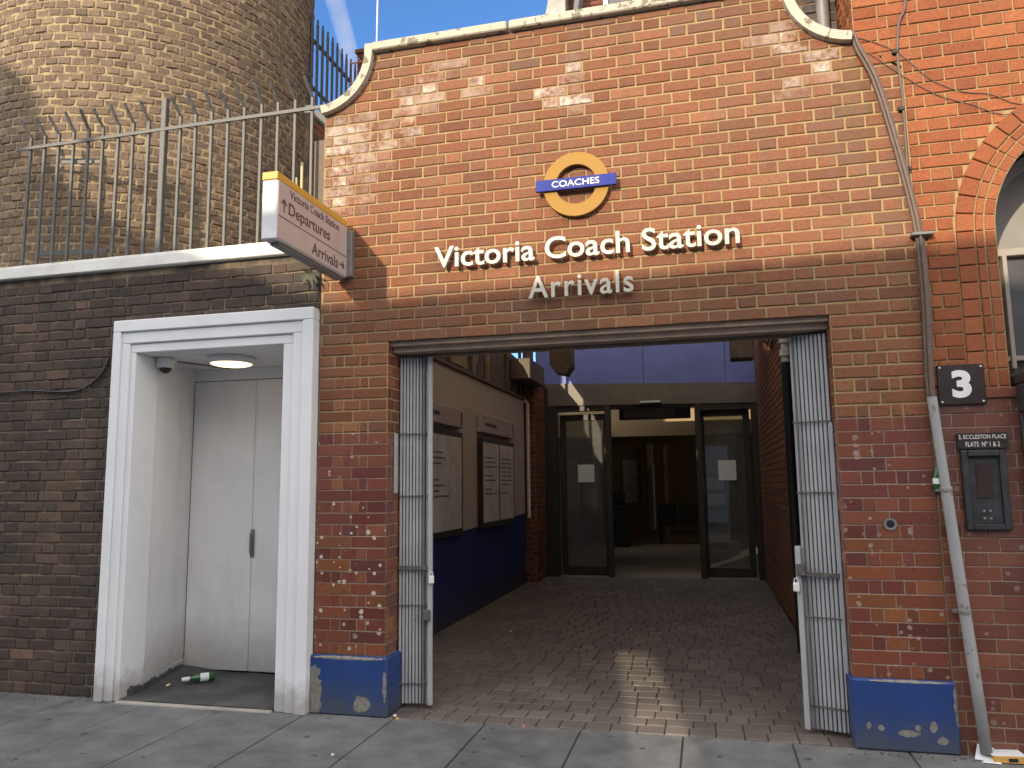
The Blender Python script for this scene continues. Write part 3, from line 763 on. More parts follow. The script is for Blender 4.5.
# ------------------------------------------------------------------ block behind the coping
bb=empty('mansion_block',(0,12,4.4),'brick mansion block with pale gable peeping over the coping','building')
mb=MB();mb.box(-2.15,6,8.4,14,4.4,12);lay(mb,lambda u,v,w:Vector((u,8.39-w,v)),-2.15,3.5,9.0,34,.09,flemish(.3,.15),1,.014,.006,segs=False)
build('wall',mb,[M['mort_s'],M['darkred']],bb)
mb=MB();mb.prism([(-2.62,8.0,9.2),(-2.10,8.0,9.2),(-2.10,8.0,12),(-2.30,8.0,12),(-2.42,8.0,10.1)],(0,.5,0));build('stone_gable',mb,M['stone'],bb)
mb=MB();mb.prism([(-2.05,8.0,9.2),(-1.98,8.0,9.2),(-1.70,8.0,11),(-1.80,8.0,11)],(0,.35,0));build('sloping_flashing',mb,M['slate'],bb)
for x in(-1.45,.1):
    mb=MB();x0=x
    for (a_,b_,c_,d_) in((0,.08,9.3,11.2),(1.02,1.10,9.3,11.2),(.08,1.02,9.3,9.42),(.52,.58,9.42,11.2)): mb.box(x0+a_,x0+b_,8.30,8.38,c_,d_,0,.004)
    f=build('window',mb,M['pwhite'],bb);mb=MB();mb.box(x0+.08,x0+1.02,8.368,8.374,9.42,11.2);build('pane',mb,M['wglass'],f)

# ------------------------------------------------------------------ PASSAGE
LX,RX=-2.65,.80
# left wall: cream over navy
mb=MB();mb.box(LX-.2,LX,.27,6.62,.90,2.715,0);w1=build('passage_wall',mb,M['cream'],origin=(LX,3.5,0));tag(w1,'cream and navy painted left wall inside the passage','wall')
mb=MB();mb.prism([(LX+.002,.27,0),(LX+.002,6.62,0),(LX+.002,6.62,1.02),(LX+.002,.27,.86)],(-.2,0,0));build('navy_dado',mb,M['navy'],w1)
mb=MB();mb.box(LX-.2,LX+.03,.27,6.62,2.718,2.76,0,.005);build('timber_ledge',mb,M['wood'],w1)
# upper clerestory with the gap the sun comes through
S=[(-2.55,7.5,3.30),(-2.44,7.5,3.66),(-1.98,7.5,3.14),(-1.72,7.5,2.76),(-1.47,7.5,2.2),(-1.42,7.5,1.45),(-1.70,7.5,1.45),(-1.74,7.5,2.05),(-1.98,7.5,2.56),(-2.36,7.5,2.96)]
def toL(p):
    t=(p[0]-LX)/SX; return (p[1]-t,p[2]-SZ*t)
gap=[toL(p) for p in S]
up=gap[:6];dn=[gap[0]]+gap[:5:-1]     # upper and lower chains from far to near
up=sorted([(y,z) for y,z in up]);dn=sorted([(y,z) for y,z in dn])
import bisect
def interp(ch,y):
    if y<=ch[0][0]:return ch[0][1]
    for (a,b),(c,d) in zip(ch,ch[1:]):
        if y<=c: return b+(d-b)*(y-a)/max(1e-6,c-a)
    return ch[-1][1]
ylo,yhi=min(y for y,z in gap),max(y for y,z in gap)
mb=MB();ys=[.28+ (7.5-.28)*i/72 for i in range(73)]
for a,b in zip(ys,ys[1:]):
    yc=(a+b)/2;zt=4.40 if yc>1.0 else 4.05
    if ylo<yc<yhi:
        zu=max(interp(up,yc),interp(dn,yc));zd=min(interp(up,yc),interp(dn,yc))
        if zu-zd<.03: mb.box(LX-.12,LX-.03,a,b-.004,2.765,zt);continue
        if zd>2.78: mb.box(LX-.12,LX-.03,a,b-.004,2.765,zd)
        mb.box(LX-.12,LX-.03,a,b-.004,zu,zt)
    else: mb.box(LX-.12,LX-.03,a,b-.004,2.765,zt)
cs=build('clerestory_boarding',mb,M['wood'],w1)
for y_ in(1.4,2.5,3.1,3.9,4.6,5.6,6.4):
    mb=MB();mb.box(LX-.028,LX+.012,y_,y_+.06,2.765,4.04,0,.004);build('mullion',mb,M['wood2'] if y_ in(2.5,4.6) else M['wood'],w1)
for y_,y2 in((2.6,3.0),(3.2,3.8)):
    mb=MB();mb.box(LX-.027,LX-.015,y_,y2,2.80,3.3,0,.002);build('clerestory_panel',mb,M['wood2'],w1)
# white pipe and brick pier at the end of the wall
mb=MB();mb.tube([(LX+.05,6.66,.95),(LX+.05,6.66,2.66),(LX+.0,6.62,2.74)],.028,0,12);tag(build('white_pipe',mb,M['pwhite']),'thin white vertical pipe where the cream wall ends inside the passage','pipe')
mb=MB();mb.box(LX-.2,-2.50,6.72,7.44,0,3.1)
lay(mb,lambda u,v,w:Vector((u,6.715-w,v)),LX-.1,-2.5,.0,41,H,header(.12),1,.010,.005,.003,.001)
lay(mb,lambda u,v,w:Vector((-2.497+w,u,v)),6.715,7.44,.0,41,H,flemish(),1,.010,.005,.003,.001)
tag(build('brick_pier',mb,[M['mort_g'],M['darkred']]),'narrow dark brick pier between the cream wall and the glass entrance','pier')
# corner box above the cream wall end
mb=MB();mb.box(LX-.02,-2.38,5.9,6.9,2.95,3.25,0,.01);tag(build('cable_box',mb,M['wood']),'brown boxed beam end above the end of the cream wall','box')
# right wall in brick
mb=MB();mb.box(RX+.01,.98,.27,7.9,0,4.0)
lay(mb,lambda u,v,w:Vector((RX-w,u,v)),.27,7.9,.0,52,H,flemish(),1,.010,.006,.003,.001,wear=lambda x,z:(0,.3*rnd(),0,0),segs=False)
tag(build('passage_brick_wall',mb,[M['mort_g'],M['orange']],origin=(.9,4,0)),'right hand brick wall inside the passage, sunlit high up','wall')
mb=MB();mb.tube([(.735,2.45,.0),(.735,2.45,2.50)],.045,0,14);bp_=build('drain_pipe',mb,M['black']);tag(bp_,'black vertical drain pipe behind the right folded gate','pipe')
mb=MB();mb.tube([(.735,2.45,2.505),(.735,2.45,2.75),(.715,2.55,2.9),(.66,2.9,3.15)],.035,0,14);mb.tube([(.735,2.45,2.56),(.735,2.45,2.62)],.05,0,14);mb.tube([(.735,2.45,2.68),(.735,2.45,2.73)],.05,0,14);build('pale_joint',mb,M['signend'],bp_)
# wires on right wall high up
mb=MB();mb.tube([(.775,3.6,3.5),(.775,3.9,3.0),(.775,4.3,2.95),(.775,5.2,3.4)],.012,0,8);mb.tube([(.77,4.6,3.6),(.77,4.5,3.05),(.77,5.3,3.25),(.77,6.8,3.7)],.015,0,8)
tag(build('wall_cables',mb,M['black']),'looping black cables high on the sunlit right passage wall','cable')
# unseen roof, outline and translucency shaped for the light, open strip on the right
mb=MB()
rp=[(LX-.12,1.3),(-1.9,.27),(-.45,.27),(-.42,.82),(-.26,2.38),(-.10,3.94),(.30,5.6),(.45,6.0),(LX-.12,6.0)]
mb.prism([(x,y,4.402) for x,y in rp],(0,0,.10));rf=build('passage_roof',mb,M['rooflight']);tag(rf,'unseen dirty translucent roof sheets over the passage, shaped to steer its light','roof')
# beams
mb=MB();mb.box(.36,.64,5.1,5.4,2.97,4.30,0,.01);mb.box(.37,.63,5.11,5.39,3.0,3.1,0,.004);tag(build('boxed_beam',mb,M['wood']),'brown boxed post end hanging in front of the lilac fascia, right side','beam')
mb=MB();mb.prism([(-1.95,5.15,3.02),(-1.88,5.15,2.91),(-1.74,5.15,2.88),(-1.66,5.15,2.99),(-1.66,5.15,4.3),(-1.95,5.15,4.3)],(0,.3,0));tag(build('beam_end',mb,M['wood']),'brown chamfered post end hanging before the left end of the lilac fascia','beam')
mb=MB();mb.box(-1.55,.12,4.9,5.1,3.185,3.32,0,.02);mb.box(-1.5,-1.44,4.97,5.03,3.32,4.4);mb.box(0,.06,4.97,5.03,3.32,4.4);tag(build('hanging_batten',mb,M['wood2']),'long brown batten hanging just under the entrance lintel inside the passage','batten')
# fascia and glass entrance
EY=7.5
ge=empty('glass_entrance',(-.78,EY,0),'bronze framed glass entrance with sliding doors standing open','entrance')
mb=MB();mb.prism([(-2.64,EY-.02,3.075),(RX-.01,EY-.02,2.955),(RX-.01,EY-.02,4.35),(-2.64,EY-.02,4.35)],(0,.2,0));fa=build('fascia',mb,M['fascia'],ge)
for x in(-.9,.35):
    mb=MB();mb.box(x,x+.008,EY-.024,EY-.021,3.02,4.34);build('fascia_joint',mb,M['frame'],fa)
mb=MB();mb.prism([(-2.488,EY-.06,2.702),(RX-.012,EY-.06,2.642),(RX-.012,EY-.06,2.945),(-2.488,EY-.06,3.067)],(0,.2,0));build('header_panel',mb,M['header'],ge)
mb=MB()
for x0,x1 in((-2.49,-2.30),(-1.53,-1.44),(-.135,-.04),(.70,.79)): mb.box(x0,x1,EY-.05,EY+.09,0,2.70 if x0<0 else 2.64,0,.006)
mb.box(-2.30,-1.53,EY-.03,EY+.07,2.60,2.69,0,.004);mb.box(-.04,.70,EY-.03,EY+.07,2.55,2.63,0,.004);mb.box(-1.44,-.135,EY-.02,EY+.09,2.62,2.69,0,.004)
mb.box(-2.49,-2.44,EY-.07,EY-.052,0,3.0,0,.004);mb.box(-2.66,-2.492,EY-.03,EY+.09,0,3.06,0,.004)
build('frame',mb,M['bronze'],ge)
for x0,x1,lab in((-2.28,-1.47,'left'),(-.10,.68,'right')):
    mb=MB();w=.10
    mb.box(x0,x0+w,EY+.10,EY+.14,.02,2.56,0,.004);mb.box(x1-w,x1,EY+.10,EY+.14,.02,2.56,0,.004);mb.box(x0+w,x1-w,EY+.10,EY+.14,.02,.16,0,.004);mb.box(x0+w,x1-w,EY+.10,EY+.14,2.46,2.56,0,.004)
    d=build('sliding_door',mb,M['bronze'],ge)
    mb=MB();mb.box(x0+w,x1-w,EY+.117,EY+.123,.16,2.46);build('pane',mb,M['glass'],d)
    mb=MB()
    hx=x1-.05 if lab=='left' else x0+.05
    mb.box(hx-.014,hx+.014,EY+.07,EY+.098,1.2 if lab=='left' else 1.25,1.5,0,.004);build('pull_handle',mb,M['signend'],d)
for x0,x1,zb,zt,lab in((-2.00,-1.735,1.47,1.75,'white square notice taped inside the left sliding glass door'),(.185,.45,1.475,1.78,'white square notice taped on the right sliding glass door')):
    mb=MB();mb.box(x0,x1,EY+.105,EY+.1085,zb,zt);tag(build('paper_notice',mb,M['paper']),lab,'notice',group='paper notices on the glass doors')
mb=MB();mb.box(-.97,-.63,EY-.13,EY-.062,2.665,2.735,0,.01);mb.box(-.96,-.64,EY-.138,EY-.131,2.69,2.72,1,.003);build('door_sensor',mb,[M['bronze'],M['signend']],ge)
mb=MB();mb.box(-2.3,.7,EY-.05,EY+.16,-.01,.012,0,.003);build('threshold',mb,M['grey'],ge)

# posters: framed boards on the cream wall
def board(y0,y1,z0,z1,hz0,hz1,panels,label):
    e=empty('poster_frame',(LX,(y0+y1)/2,z0),label,'notice board',group='framed notice boards on the cream passage wall')
    mb=MB();mb.box(LX+.002,LX+.06,y0,y1,z0,z1,0,.006);build('frame',mb,M['frame'],e)
    mb=MB();mb.box(LX+.002,LX+.07,y0-.01,y1+.01,hz0,hz1,0,.006);h=build('header',mb,M['signface'],e)
    # worn lettering lines on the header and a small dark emblem at the end
    mb=MB();yy=y0+.12
    for k in range(9):
        L=ru(.03,.07);mb.box(LX+.071,LX+.0725,yy,yy+L,hz0+.08,hz0+.12);yy+=L+.015
    build('header_print',mb,M['ink'],h)
    mb=MB();mb.box(LX+.071,LX+.0725,y1-.10,y1-.05,hz0+.03,hz1-.03);build('header_emblem',mb,M['ink'],h)
    n=panels;g=.06;W=(y1-y0-g*(n+1))/n
    for k in range(n):
        a=y0+g+k*(W+g)
        mb=MB();mb.box(LX+.061,LX+.064,a,a+W,z0+.07,z1-.06);p=build('poster',mb,M['poster'],e)
        mb=MB();z_=z1-.25
        while z_>z0+.35:
            if rnd()<.72: mb.box(LX+.0645,LX+.0655,a+.06,a+.06+W*ru(.4,.8),z_,z_+.018)
            z_-=.055
        build('print_lines',mb,M['grey'],p)
board(1.9,3.38,.92,2.02,2.07,2.27,1,'large framed poster partly hidden behind the left folded gate')
board(4.12,5.72,.93,2.02,2.08,2.30,2,'double framed poster on the cream wall farther into the passage')

# ------------------------------------------------------------------ HALL beyond
HY0,HY1=7.72,19.0
hall=empty('arrivals_hall',(0,13,0),'dim tan walled hall seen through the open glass doors','hall')
mb=MB();mb.box(-3.2,4.0,HY1,HY1+.1,0,3.1);build('end_wall',mb,M['tan'],hall)
mb=MB();mb.box(-3.3,-3.2,HY0,HY1,0,3.1);build('left_wall',mb,M['hall'],hall)
mb=MB();mb.box(4.0,4.1,HY0,HY1,0,3.1);build('right_wall',mb,M['hall'],hall)
mb=MB();mb.box(-3.3,4.1,HY0+.02,11.0,3.1,3.2);mb.box(-3.3,4.1,12.2,HY1,3.1,3.2);build('ceiling',mb,M['hall'],hall)  # unseen gap left between the two ceiling parts to let sky light in
mb=MB();mb.box(-2.9,-1.62,15.5,15.9,0,2.45);mb.box(-3.2,4,12.22,12.4,2.46,3.09);build('partition',mb,M['tan'],hall)
mb=MB();mb.box(-1.46,-1.30,15.2,15.5,.25,2.45,0,.02);build('pillar',mb,M['hall'],hall)
mb=MB();mb.box(-1.10,-.98,16.0,16.2,0,2.45,0,.02);build('pillar',mb,M['tan'],hall)
mb=MB();mb.box(-1.31,-1.27,15.05,15.16,.3,1.9,0,.01);build('white_post',mb,M['pwhite'],hall)
mb=MB();mb.box(-3.2,4.0,HY0,HY1,-.02,.004);tag(build('hall_floor',mb,M['hallfloor']),kind='structure')
hs=empty('hanging_sign',(-.85,9.2,2.6),'wide unlit hanging sign inside the glass entrance','sign')
mb=MB();mb.box(-1.48,-.22,9.2,9.3,2.58,2.80,0,.01);build('sign_box',mb,M['grey'],hs)
mb=MB();mb.box(-1.4,-.5,9.19,9.198,2.61,2.77);build('sign_panel',mb,M['signface'],hs)
mb=MB();mb.tube([(-1.3,9.25,2.8),(-1.3,9.25,3.1)],.01);mb.tube([(-.4,9.25,2.8),(-.4,9.25,3.1)],.01);build('hanger',mb,M['grey'],hs)
mb=MB();mb.box(-2.1,-1.72,15.47,15.495,.95,2.05,0,.004);tag(build('wall_poster',mb,M['poster']),'tall pale poster on the tan wall deep inside the hall','poster')
bn=empty('seat_row',(-.6,14.3,0),'dark seat row standing deep inside the hall','seats')
for k in range(3):
    x=-.95+k*.5
    mb=MB();mb.box(x-.22,x+.22,14.1,14.5,.42,.47,0,.02);build('seat',mb,M['seatdark'],bn)
    mb=MB();mb.box(x-.22,x+.22,14.5,14.55,.47,.95,0,.02);build('backrest',mb,M['seatdark'],bn)
for x in(-1.1,.2):
    mb=MB();mb.box(x-.03,x+.03,14.15,14.5,0,.41,0,.01);build('leg',mb,M['seatdark'],bn)
mb=MB();mb.box(-2.3,-1.75,13.2,13.6,0,.95,0,.03);mb.box(-2.2,-1.85,13.25,13.5,.952,1.25,0,.04);tag(build('dark_cabinet',mb,M['panel']),'dark low cabinet at the left inside the hall','cabinet')
kb=empty('leaflet_rack',(.2,12.9,0),'upright dark leaflet rack at the right inside the hall','rack')
mb=MB();mb.box(-.02,.42,12.8,13.1,.0,1.75,0,.02);build('rack_frame',mb,M['bronze'],kb)
for z_ in(.6,.95,1.3):
    mb=MB();mb.box(.02,.38,12.76,12.795,z_,z_+.24,0,.004);build('leaflet_row',mb,M['poster'] if z_>.9 else M['grey'],kb)
tl=empty('hall_light',(.1,11.6,2.9),'lit warm tube light inside the hall','ceiling light')
mb=MB();mb.box(.5,1.7,13.6,13.72,2.98,3.04,0,.01);build('tube',mb,M['halllamp'],tl)
mb=MB();mb.box(.45,1.75,13.57,13.75,3.042,3.10,0,.01);build('casing',mb,M['pwhite'],tl)

# ------------------------------------------------------------------ FOLDING GATES
def gate(x0,y0,x1,y1,label,lead):
    e=empty('folding_gate',((x0+x1)/2,(y0+y1)/2,0),label,'gate',group='collapsible gates folded back at each side of the opening')
    a=Vector((x0,y0,0));b=Vector((x1,y1,0));d=(b-a);L=d.length;d.normalize();nrm=Vector((d.y,-d.x,0))
    if nrm.y>0:nrm=-nrm
    n=9;zt=2.335
    for i in range(n):
        w=L/n;c=a+d*(w*(i+.5))+nrm*(.004*rnd())
        mb=MB();big=(i%3==lead%3)
        mb.xbox(c+Vector((0,0,(.03+zt)/2)),d,nrm,Vector((0,0,1)),w*.37,.007,(zt-.03)/2,0,.0045)
        build('slat',mb,M['gate'],e)
    # lead stile, lattice rivets, lock bar
    q=(b+d*.012) if lead==1 else (a-d*.012)
    mb=MB();hh=1.155 if lead==1 else .52;mb.xbox(q+nrm*.015+Vector((0,0,hh+.025)),d,nrm,Vector((0,0,1)),.016,.022,hh,0,.003);st=build('lead_stile',mb,M['gate'],e)
    mb=MB();mb.xbox(q-d*(.04*(1 if lead==1 else -1))+nrm*.026+Vector((0,0,1.19)),d,nrm,Vector((0,0,1)),.005,.006,1.15,0,.002);build('bolt_rod',mb,M['gatedark'],e)
    for z_ in(1.80,1.38,.66,.16):
        mb=MB();mb.xbox((a+b)/2+nrm*.024+Vector((0,0,z_)),d,nrm,Vector((0,0,1)),L/2,.002,.004,0,.001)
        for i in range(n): mb.lathe(a+d*(L/n*(i+.5))+nrm*.026+Vector((0,0,z_)),nrm,[(0,.004),(.006,.003),(.007,0)],0,8)
        build('rivet_strip',mb,M['gatedark'],e)
    mb=MB();mb.xbox((a+b)/2+nrm*.036+Vector((0,0,.905)),d,nrm,Vector((0,0,1)),L/2,.006,.014,0,.003);build('lock_bar',mb,M['gatedark'],e)
    lk=q-d*(.02*(1 if lead==1 else -1))+nrm*.05
    mb=MB();mb.xbox(lk+Vector((0,0,.60 if lead==1 else .93)),d,nrm,Vector((0,0,1)),.026,.016,.035,0,.006);build('lock_case',mb,M['gatedark'],e)
    pk=q+nrm*.055+d*(.012*(1 if lead==1 else -1))
    mb=MB();mb.xbox(pk+Vector((0,0,.83)),d,nrm,Vector((0,0,1)),.018,.009,.026,0,.005)
    p=build('padlock',mb,M['pwhite'],e);mb=MB();mb.tube([pk+d*(.012*math.cos(t))+Vector((0,0,.855+.028*math.sin(t))) for t in[math.pi*i/8 for i in range(9)]],.003,0,6);build('shackle',mb,M['signend'],p)
    # folded lattice bars seen edge on behind
    for k in range(3):
        mb=MB();mb.xbox((a+b)/2-nrm*(.02+.012*k)+Vector((0,0,1.19)),d,nrm,Vector((0,0,1)),L/2-.01*k,.002,1.15,0,.001);build('rear_lattice',mb,M['gatedark'],e)
gate(-2.032,.20,-1.835,.245,'grey folding metal gate stacked at the left side of the opening',1)
gate(.530,.215,.736,.140,'grey folding metal gate stacked at the right side of the opening',0)
mb=MB();mb.box(OR-.020,OR-.006,.10,.135,.0,1.79,0,.003);build('jamb_channel',mb,M['gate'],parent=fac)
mb=MB();mb.box(OL+.006,OL+.020,.10,.15,1.40,1.80,0,.003);build('jamb_strip',mb,M['gate'],parent=fac)
mb=MB();mb.box(OL+.02,OR-.02,.19,.24,2.338,2.349,0,.003);build('gate_track',mb,M['gatedark'],fac)

# ------------------------------------------------------------------ PROJECTING SIGN
ps=empty('projecting_sign',(-2.38,0,2.83),'projecting box sign with amber top band reading Departures and Arrivals','sign')
mb=MB();mb.box(-2.425,-2.328,-.945,-.052,2.862,3.216,0,.006);build('sign_box',mb,M['signend'],ps)
mb=MB();mb.box(-2.427,-2.326,-.947,-.052,3.218,3.266,0,.004);build('amber_band',mb,M['signyel'],ps)
mb=MB();mb.box(-2.3275,-2.324,-.935,-.056,2.870,3.214);sf=build('sign_face',mb,M['signface'],ps)
mb=MB();mb.box(-2.41,-2.292,-.050,-.002,2.872,3.20,0,.004);build('wall_bracket',mb,M['grey'],ps)
mb=MB();mb.box(-2.405,-2.345,-.88,-.06,2.845,2.860,0,.003);build('underside_tray',mb,M['grey'],ps)
PX=lambda u,v,w:Vector((-2.324+w,u,v))
def stext(body,u0,u1,v0,v1,bold,nm):
    V,F=text_geo(body,bold);V=fit(V,u0,u1,v0,v1);build(nm,solid_text(V,F,PX,.0004,.0022),M['ink'],sf)
stext('Victoria Coach Station',-.81,-.18,3.150,3.200,.0,'small_lettering')
stext('Departures',-.82,-.304,3.022,3.118,.004,'upper_lettering')
stext('Arrivals',-.536,-.187,2.892,2.968,.004,'lower_lettering')
mb=MB();mb.box(-2.3235,-2.322,-.932,-.060,3.004,3.008);build('divider_line',mb,M['ink'],sf)
def arrow(cu,cv,s,dr):
    mb=MB()
    def P(a,b):
        return PX(cu+(b if dr=='r' else a),cv+(a if dr=='r' else b),.0004) 
    def bar(a0,b0,a1,b1,w=.009):
        d=Vector((a1-a0,b1-b0)).normalized();n_=Vector((-d.y,d.x))*w/2
        mb.prism([P(a0+n_.x,b0+n_.y),P(a1+n_.x,b1+n_.y),P(a1-n_.x,b1-n_.y),P(a0-n_.x,b0-n_.y)],(.0018+.0003*len(mb.f)/6,0,0))
    bar(0,-s,0,s);bar(-s*.7,s*.25,0,s);bar(s*.7,s*.25,0,s);return mb
build('up_arrow',arrow(-.873,3.078,.038,'u'),M['ink'],sf)
build('right_arrow',arrow(-.131,2.932,.034,'r'),M['ink'],sf)

# weed below the sign
wd=empty('wall_weed',(-2.62,-.01,2.74),'small wilted weed rooted below the projecting sign','plant')
mb=MB();mb.tube([(-2.60,-.01,2.93),(-2.56,-.04,2.88),(-2.565,-.03,2.80),(-2.58,-.02,2.70)],.004,0,6);build('stem',mb,M['leaf'],wd)
for k in range(8):
    mb=MB();a=R(-170+k*48+ru(-12,12));L=ru(.07,.11);c=Vector((-2.60,-.05,2.915));d=Vector((math.cos(a),-.3,math.sin(a)*.7-.35)).normalized();s_=d.cross(Vector((0,1,.2))).normalized()
    p=[c,c+d*L*.35+s_*.013,c+d*L*.7+s_*.010+Vector((0,0,-.006)),c+d*L+Vector((0,0,-.018)),c+d*L*.7-s_*.010+Vector((0,0,-.006)),c+d*L*.35-s_*.013]
    mb.prism(p,(0,.0015,0));build('leaf',mb,M['leaf'],wd)

# ------------------------------------------------------------------ CABLES, CONDUIT, PLAQUES ON THE RIGHT
def pathy(pts,y,r,n=8,sub=4):
    # smooth (catmull) path in wall plane
    P=[Vector((a,y,b)) for a,b in pts];o=[]
    for i in range(len(P)-1):
        p0,p1,p2,p3=P[max(0,i-1)],P[i],P[i+1],P[min(len(P)-1,i+2)]
        for k in range(sub):
            t=k/sub;o.append(.5*((2*p1)+(p2-p0)*t+(2*p0-5*p1+4*p2-p3)*t*t+(3*p1-p0-3*p2+p3)*t**3))
    return o+[P[-1]]
path=[(.97,4.14),(.985,4.10),(1.005,4.03),(1.084,3.82),(1.150,3.503),(1.205,3.187),(1.250,2.85),(1.258,2.466),(1.245,2.091),(1.243,1.90)]
cb=empty('cable_bundle',(1.24,0,1.9),'thick bundle of brown cables running down from the right curved coping to the grey conduit','cable')
for dx,y_,r_ in((-.014,-.022,.013),(.010,-.024,.012),(-.002,-.042,.011)):
    mb=MB();mb.tube(pathy([(a+dx*(1 if i>1 else .3),b) for i,(a,b) in enumerate(path)],y_,r_),r_,0,8);build('cable',mb,M['cable'],cb)
mb=MB();mb.box(1.20,1.32,-.062,-.006,2.835,2.853,0,.003);build('clamp',mb,M['grey'],cb)
mb=MB();mb.tube(pathy([(1.31,4.9),(1.284,4.312),(1.234,4.158),(1.213,3.937),(1.222,3.683),(1.218,3.373),(1.222,3.127),(1.262,2.87),(1.275,2.5),(1.262,2.1),(1.252,1.9)],-.018,.008),.008,0,8);
tc=build('thin_cable',mb,M['cable']);tag(tc,'thin dark cable with clips climbing the orange wall beside the thick bundle','cable')
for x,z_ in((1.205,3.98),(1.213,3.62),(1.222,3.25)):
    mb=MB();mb.box(x-.02,x+.014,-.03,-.004,z_-.012,z_+.012,0,.004);build('clip',mb,M['black'],tc)
for pts,lab in(([(.98,4.12),(1.10,4.06),(1.232,3.966),(1.381,3.786),(1.533,3.689),(1.686,3.649),(1.833,3.567),(2.1,3.56)],'upper thin wire drooping across the orange wall towards the arch'),([(1.06,4.0),(1.223,3.84),(1.401,3.689),(1.579,3.602),(1.727,3.521),(1.829,3.52),(2.1,3.50)],'lower thin wire drooping across the orange wall towards the arch')):
    mb=MB();mb.tube(pathy(pts,-.010,.004),.0028,0,6);tag(build('thin_wire',mb,M['cable']),lab,'wire',group='thin wires to the arch')
mb=MB();mb.tube(pathy([(-9,2.25),(-6.5,2.20),(-5.24,2.194),(-4.96,2.198),(-4.59,2.176),(-4.416,2.214),(-4.291,2.313),(-4.245,2.42)],-.016,.008),.008,0,8)
tag(build('black_cable',mb,M['black']),'black cable sagging along the sooty wall to the white doorway','cable')
# conduit (two lengths with sleeves)
cp=empty('grey_conduit',(1.34,-.05,0),'leaning pale grey conduit pipe on the wall at the right','pipe')
A=Vector((1.238,-.045,1.905));B_=Vector((1.352,-.065,.035));pt=lambda t:A+(B_-A)*t
mb=MB();mb.tube([pt(0),pt(.27)],.0255,0,16);mb.tube([pt(.27),pt(1)],.029,0,16);mb.tube([pt(.265),pt(.275)],.032,0,16);build('pipe_length',mb,M['conduit'],cp)
for t in(.275,.62):
    mb=MB();mb.tube([pt(t)-Vector((0,0,.008)),pt(t)+Vector((0,0,.008))],.034,0,14);mb.box(pt(t).x-.05,pt(t).x-.028,-.05,-.004,pt(t).z-.009,pt(t).z+.009,0,.003);build('bracket',mb,M['grey'],cp)
gp=empty('green_packet',(1.235,-.03,1.40),'small crumpled green packet wedged beside the grey conduit','litter')
mb=MB();mb.lathe((1.226,-.035,1.39),(.08,0,1),[(0,0),(.015,.004),(.018,.03),(.019,.08),(.012,.105),(.008,.13),(0,.132)],0,10);build('packet_body',mb,M['bottle'],gp)
mb=MB();mb.lathe((1.2285,-.035,1.425),(.08,0,1),[(.0195,0),(.0200,.03)],0,10);build('packet_label',mb,M['paper'],gp)
# plaque 3
pq=empty('number_plaque',(1.398,0,1.86),'dark square plaque with a large white 3','plaque')
mb=MB();mb.box(1.281,1.517,-.022,-.006,1.860,2.084,0,.003);build('plate',mb,M['plaque'],pq)
V,F=text_geo('3',.045);V=fit(V,1.350,1.448,1.896,2.052);build('numeral',solid_text(V,F,FW,.0222,.024),M['pwhite'],pq)
for x in(1.296,1.502):
    for z_ in(1.875,2.069):
        mb=MB();mb.lathe((x,-.022,z_),(0,-1,0),[(.006,0),(.005,.002),(0,.003)],0,10);build('screw',mb,M['signend'],pq)
# intercom panel
ip=empty('intercom_panel',(1.475,0,1.17),'dark metal entry panel set in the glazed brick under a name plate','intercom')
mb=MB();x0,x1,zb,zt=1.362,1.585,1.175,1.605;w=.035
mb.box(x0,x0+w,-.035,-.004,zb,zt,0,.005);mb.box(x1-w,x1,-.035,-.004,zb,zt,0,.005);mb.box(x0+w,x1-w,-.035,-.004,zb,zb+.03,0,.005);mb.box(x0+w,x1-w,-.045,-.004,zt-.035,zt,0,.006);build('frame',mb,M['panel'],ip)
mb=MB();mb.box(x0+w,x1-w,-.020,-.006,zb+.03,zt-.035,0,.003);build('cover',mb,M['panel'],ip)
mb=MB();mb.box(x0+.07,x1-.075,-.024,-.0205,zb+.17,zt-.07,0,.003);build('call_strip',mb,M['plaque'],ip)
mb=MB()
for dx in(-.018,.012):
    for dz in(.06,.10): mb.lathe(((x0+x1)/2+dx,-.0205,zb+dz),(0,-1,0),[(.008,0),(.007,.003),(0,.004)],0,10)
build('button',mb,M['grey'],ip)
nm=empty('name_plate',(1.475,0,1.62),'narrow dark name plate lettered with the flats address above the entry panel','name plate')
mb=MB();mb.box(1.350,1.602,-.026,-.008,1.612,1.700,0,.002);pl_=build('plate',mb,M['plaque'],nm)
V,F=text_geo('3, ECCLESTON PLACE',.0);V=fit(V,1.360,1.594,1.664,1.690);build('upper_lettering',solid_text(V,F,FW,.0262,.0272),M['pwhite'],pl_)
V,F=text_geo('FLATS  N\u00ba 1 & 2',.0);V=fit(V,1.392,1.560,1.625,1.651);build('lower_lettering',solid_text(V,F,FW,.0262,.0272),M['pwhite'],pl_)
# round vent hole
vh=empty('round_vent',(.985,0,1.18),'small round metal rimmed hole in the right glazed pier','vent')
mb=MB();ring(mb,FW,.985,1.205,.034,.022,.004,.012,24);build('rim',mb,M['grey'],vh)
mb=MB();mb.lathe((.985,-.008,1.205),(0,-1,0),[(.0215,0),(0,.0005)],0,20);build('dark_core',mb,M['black'],vh)

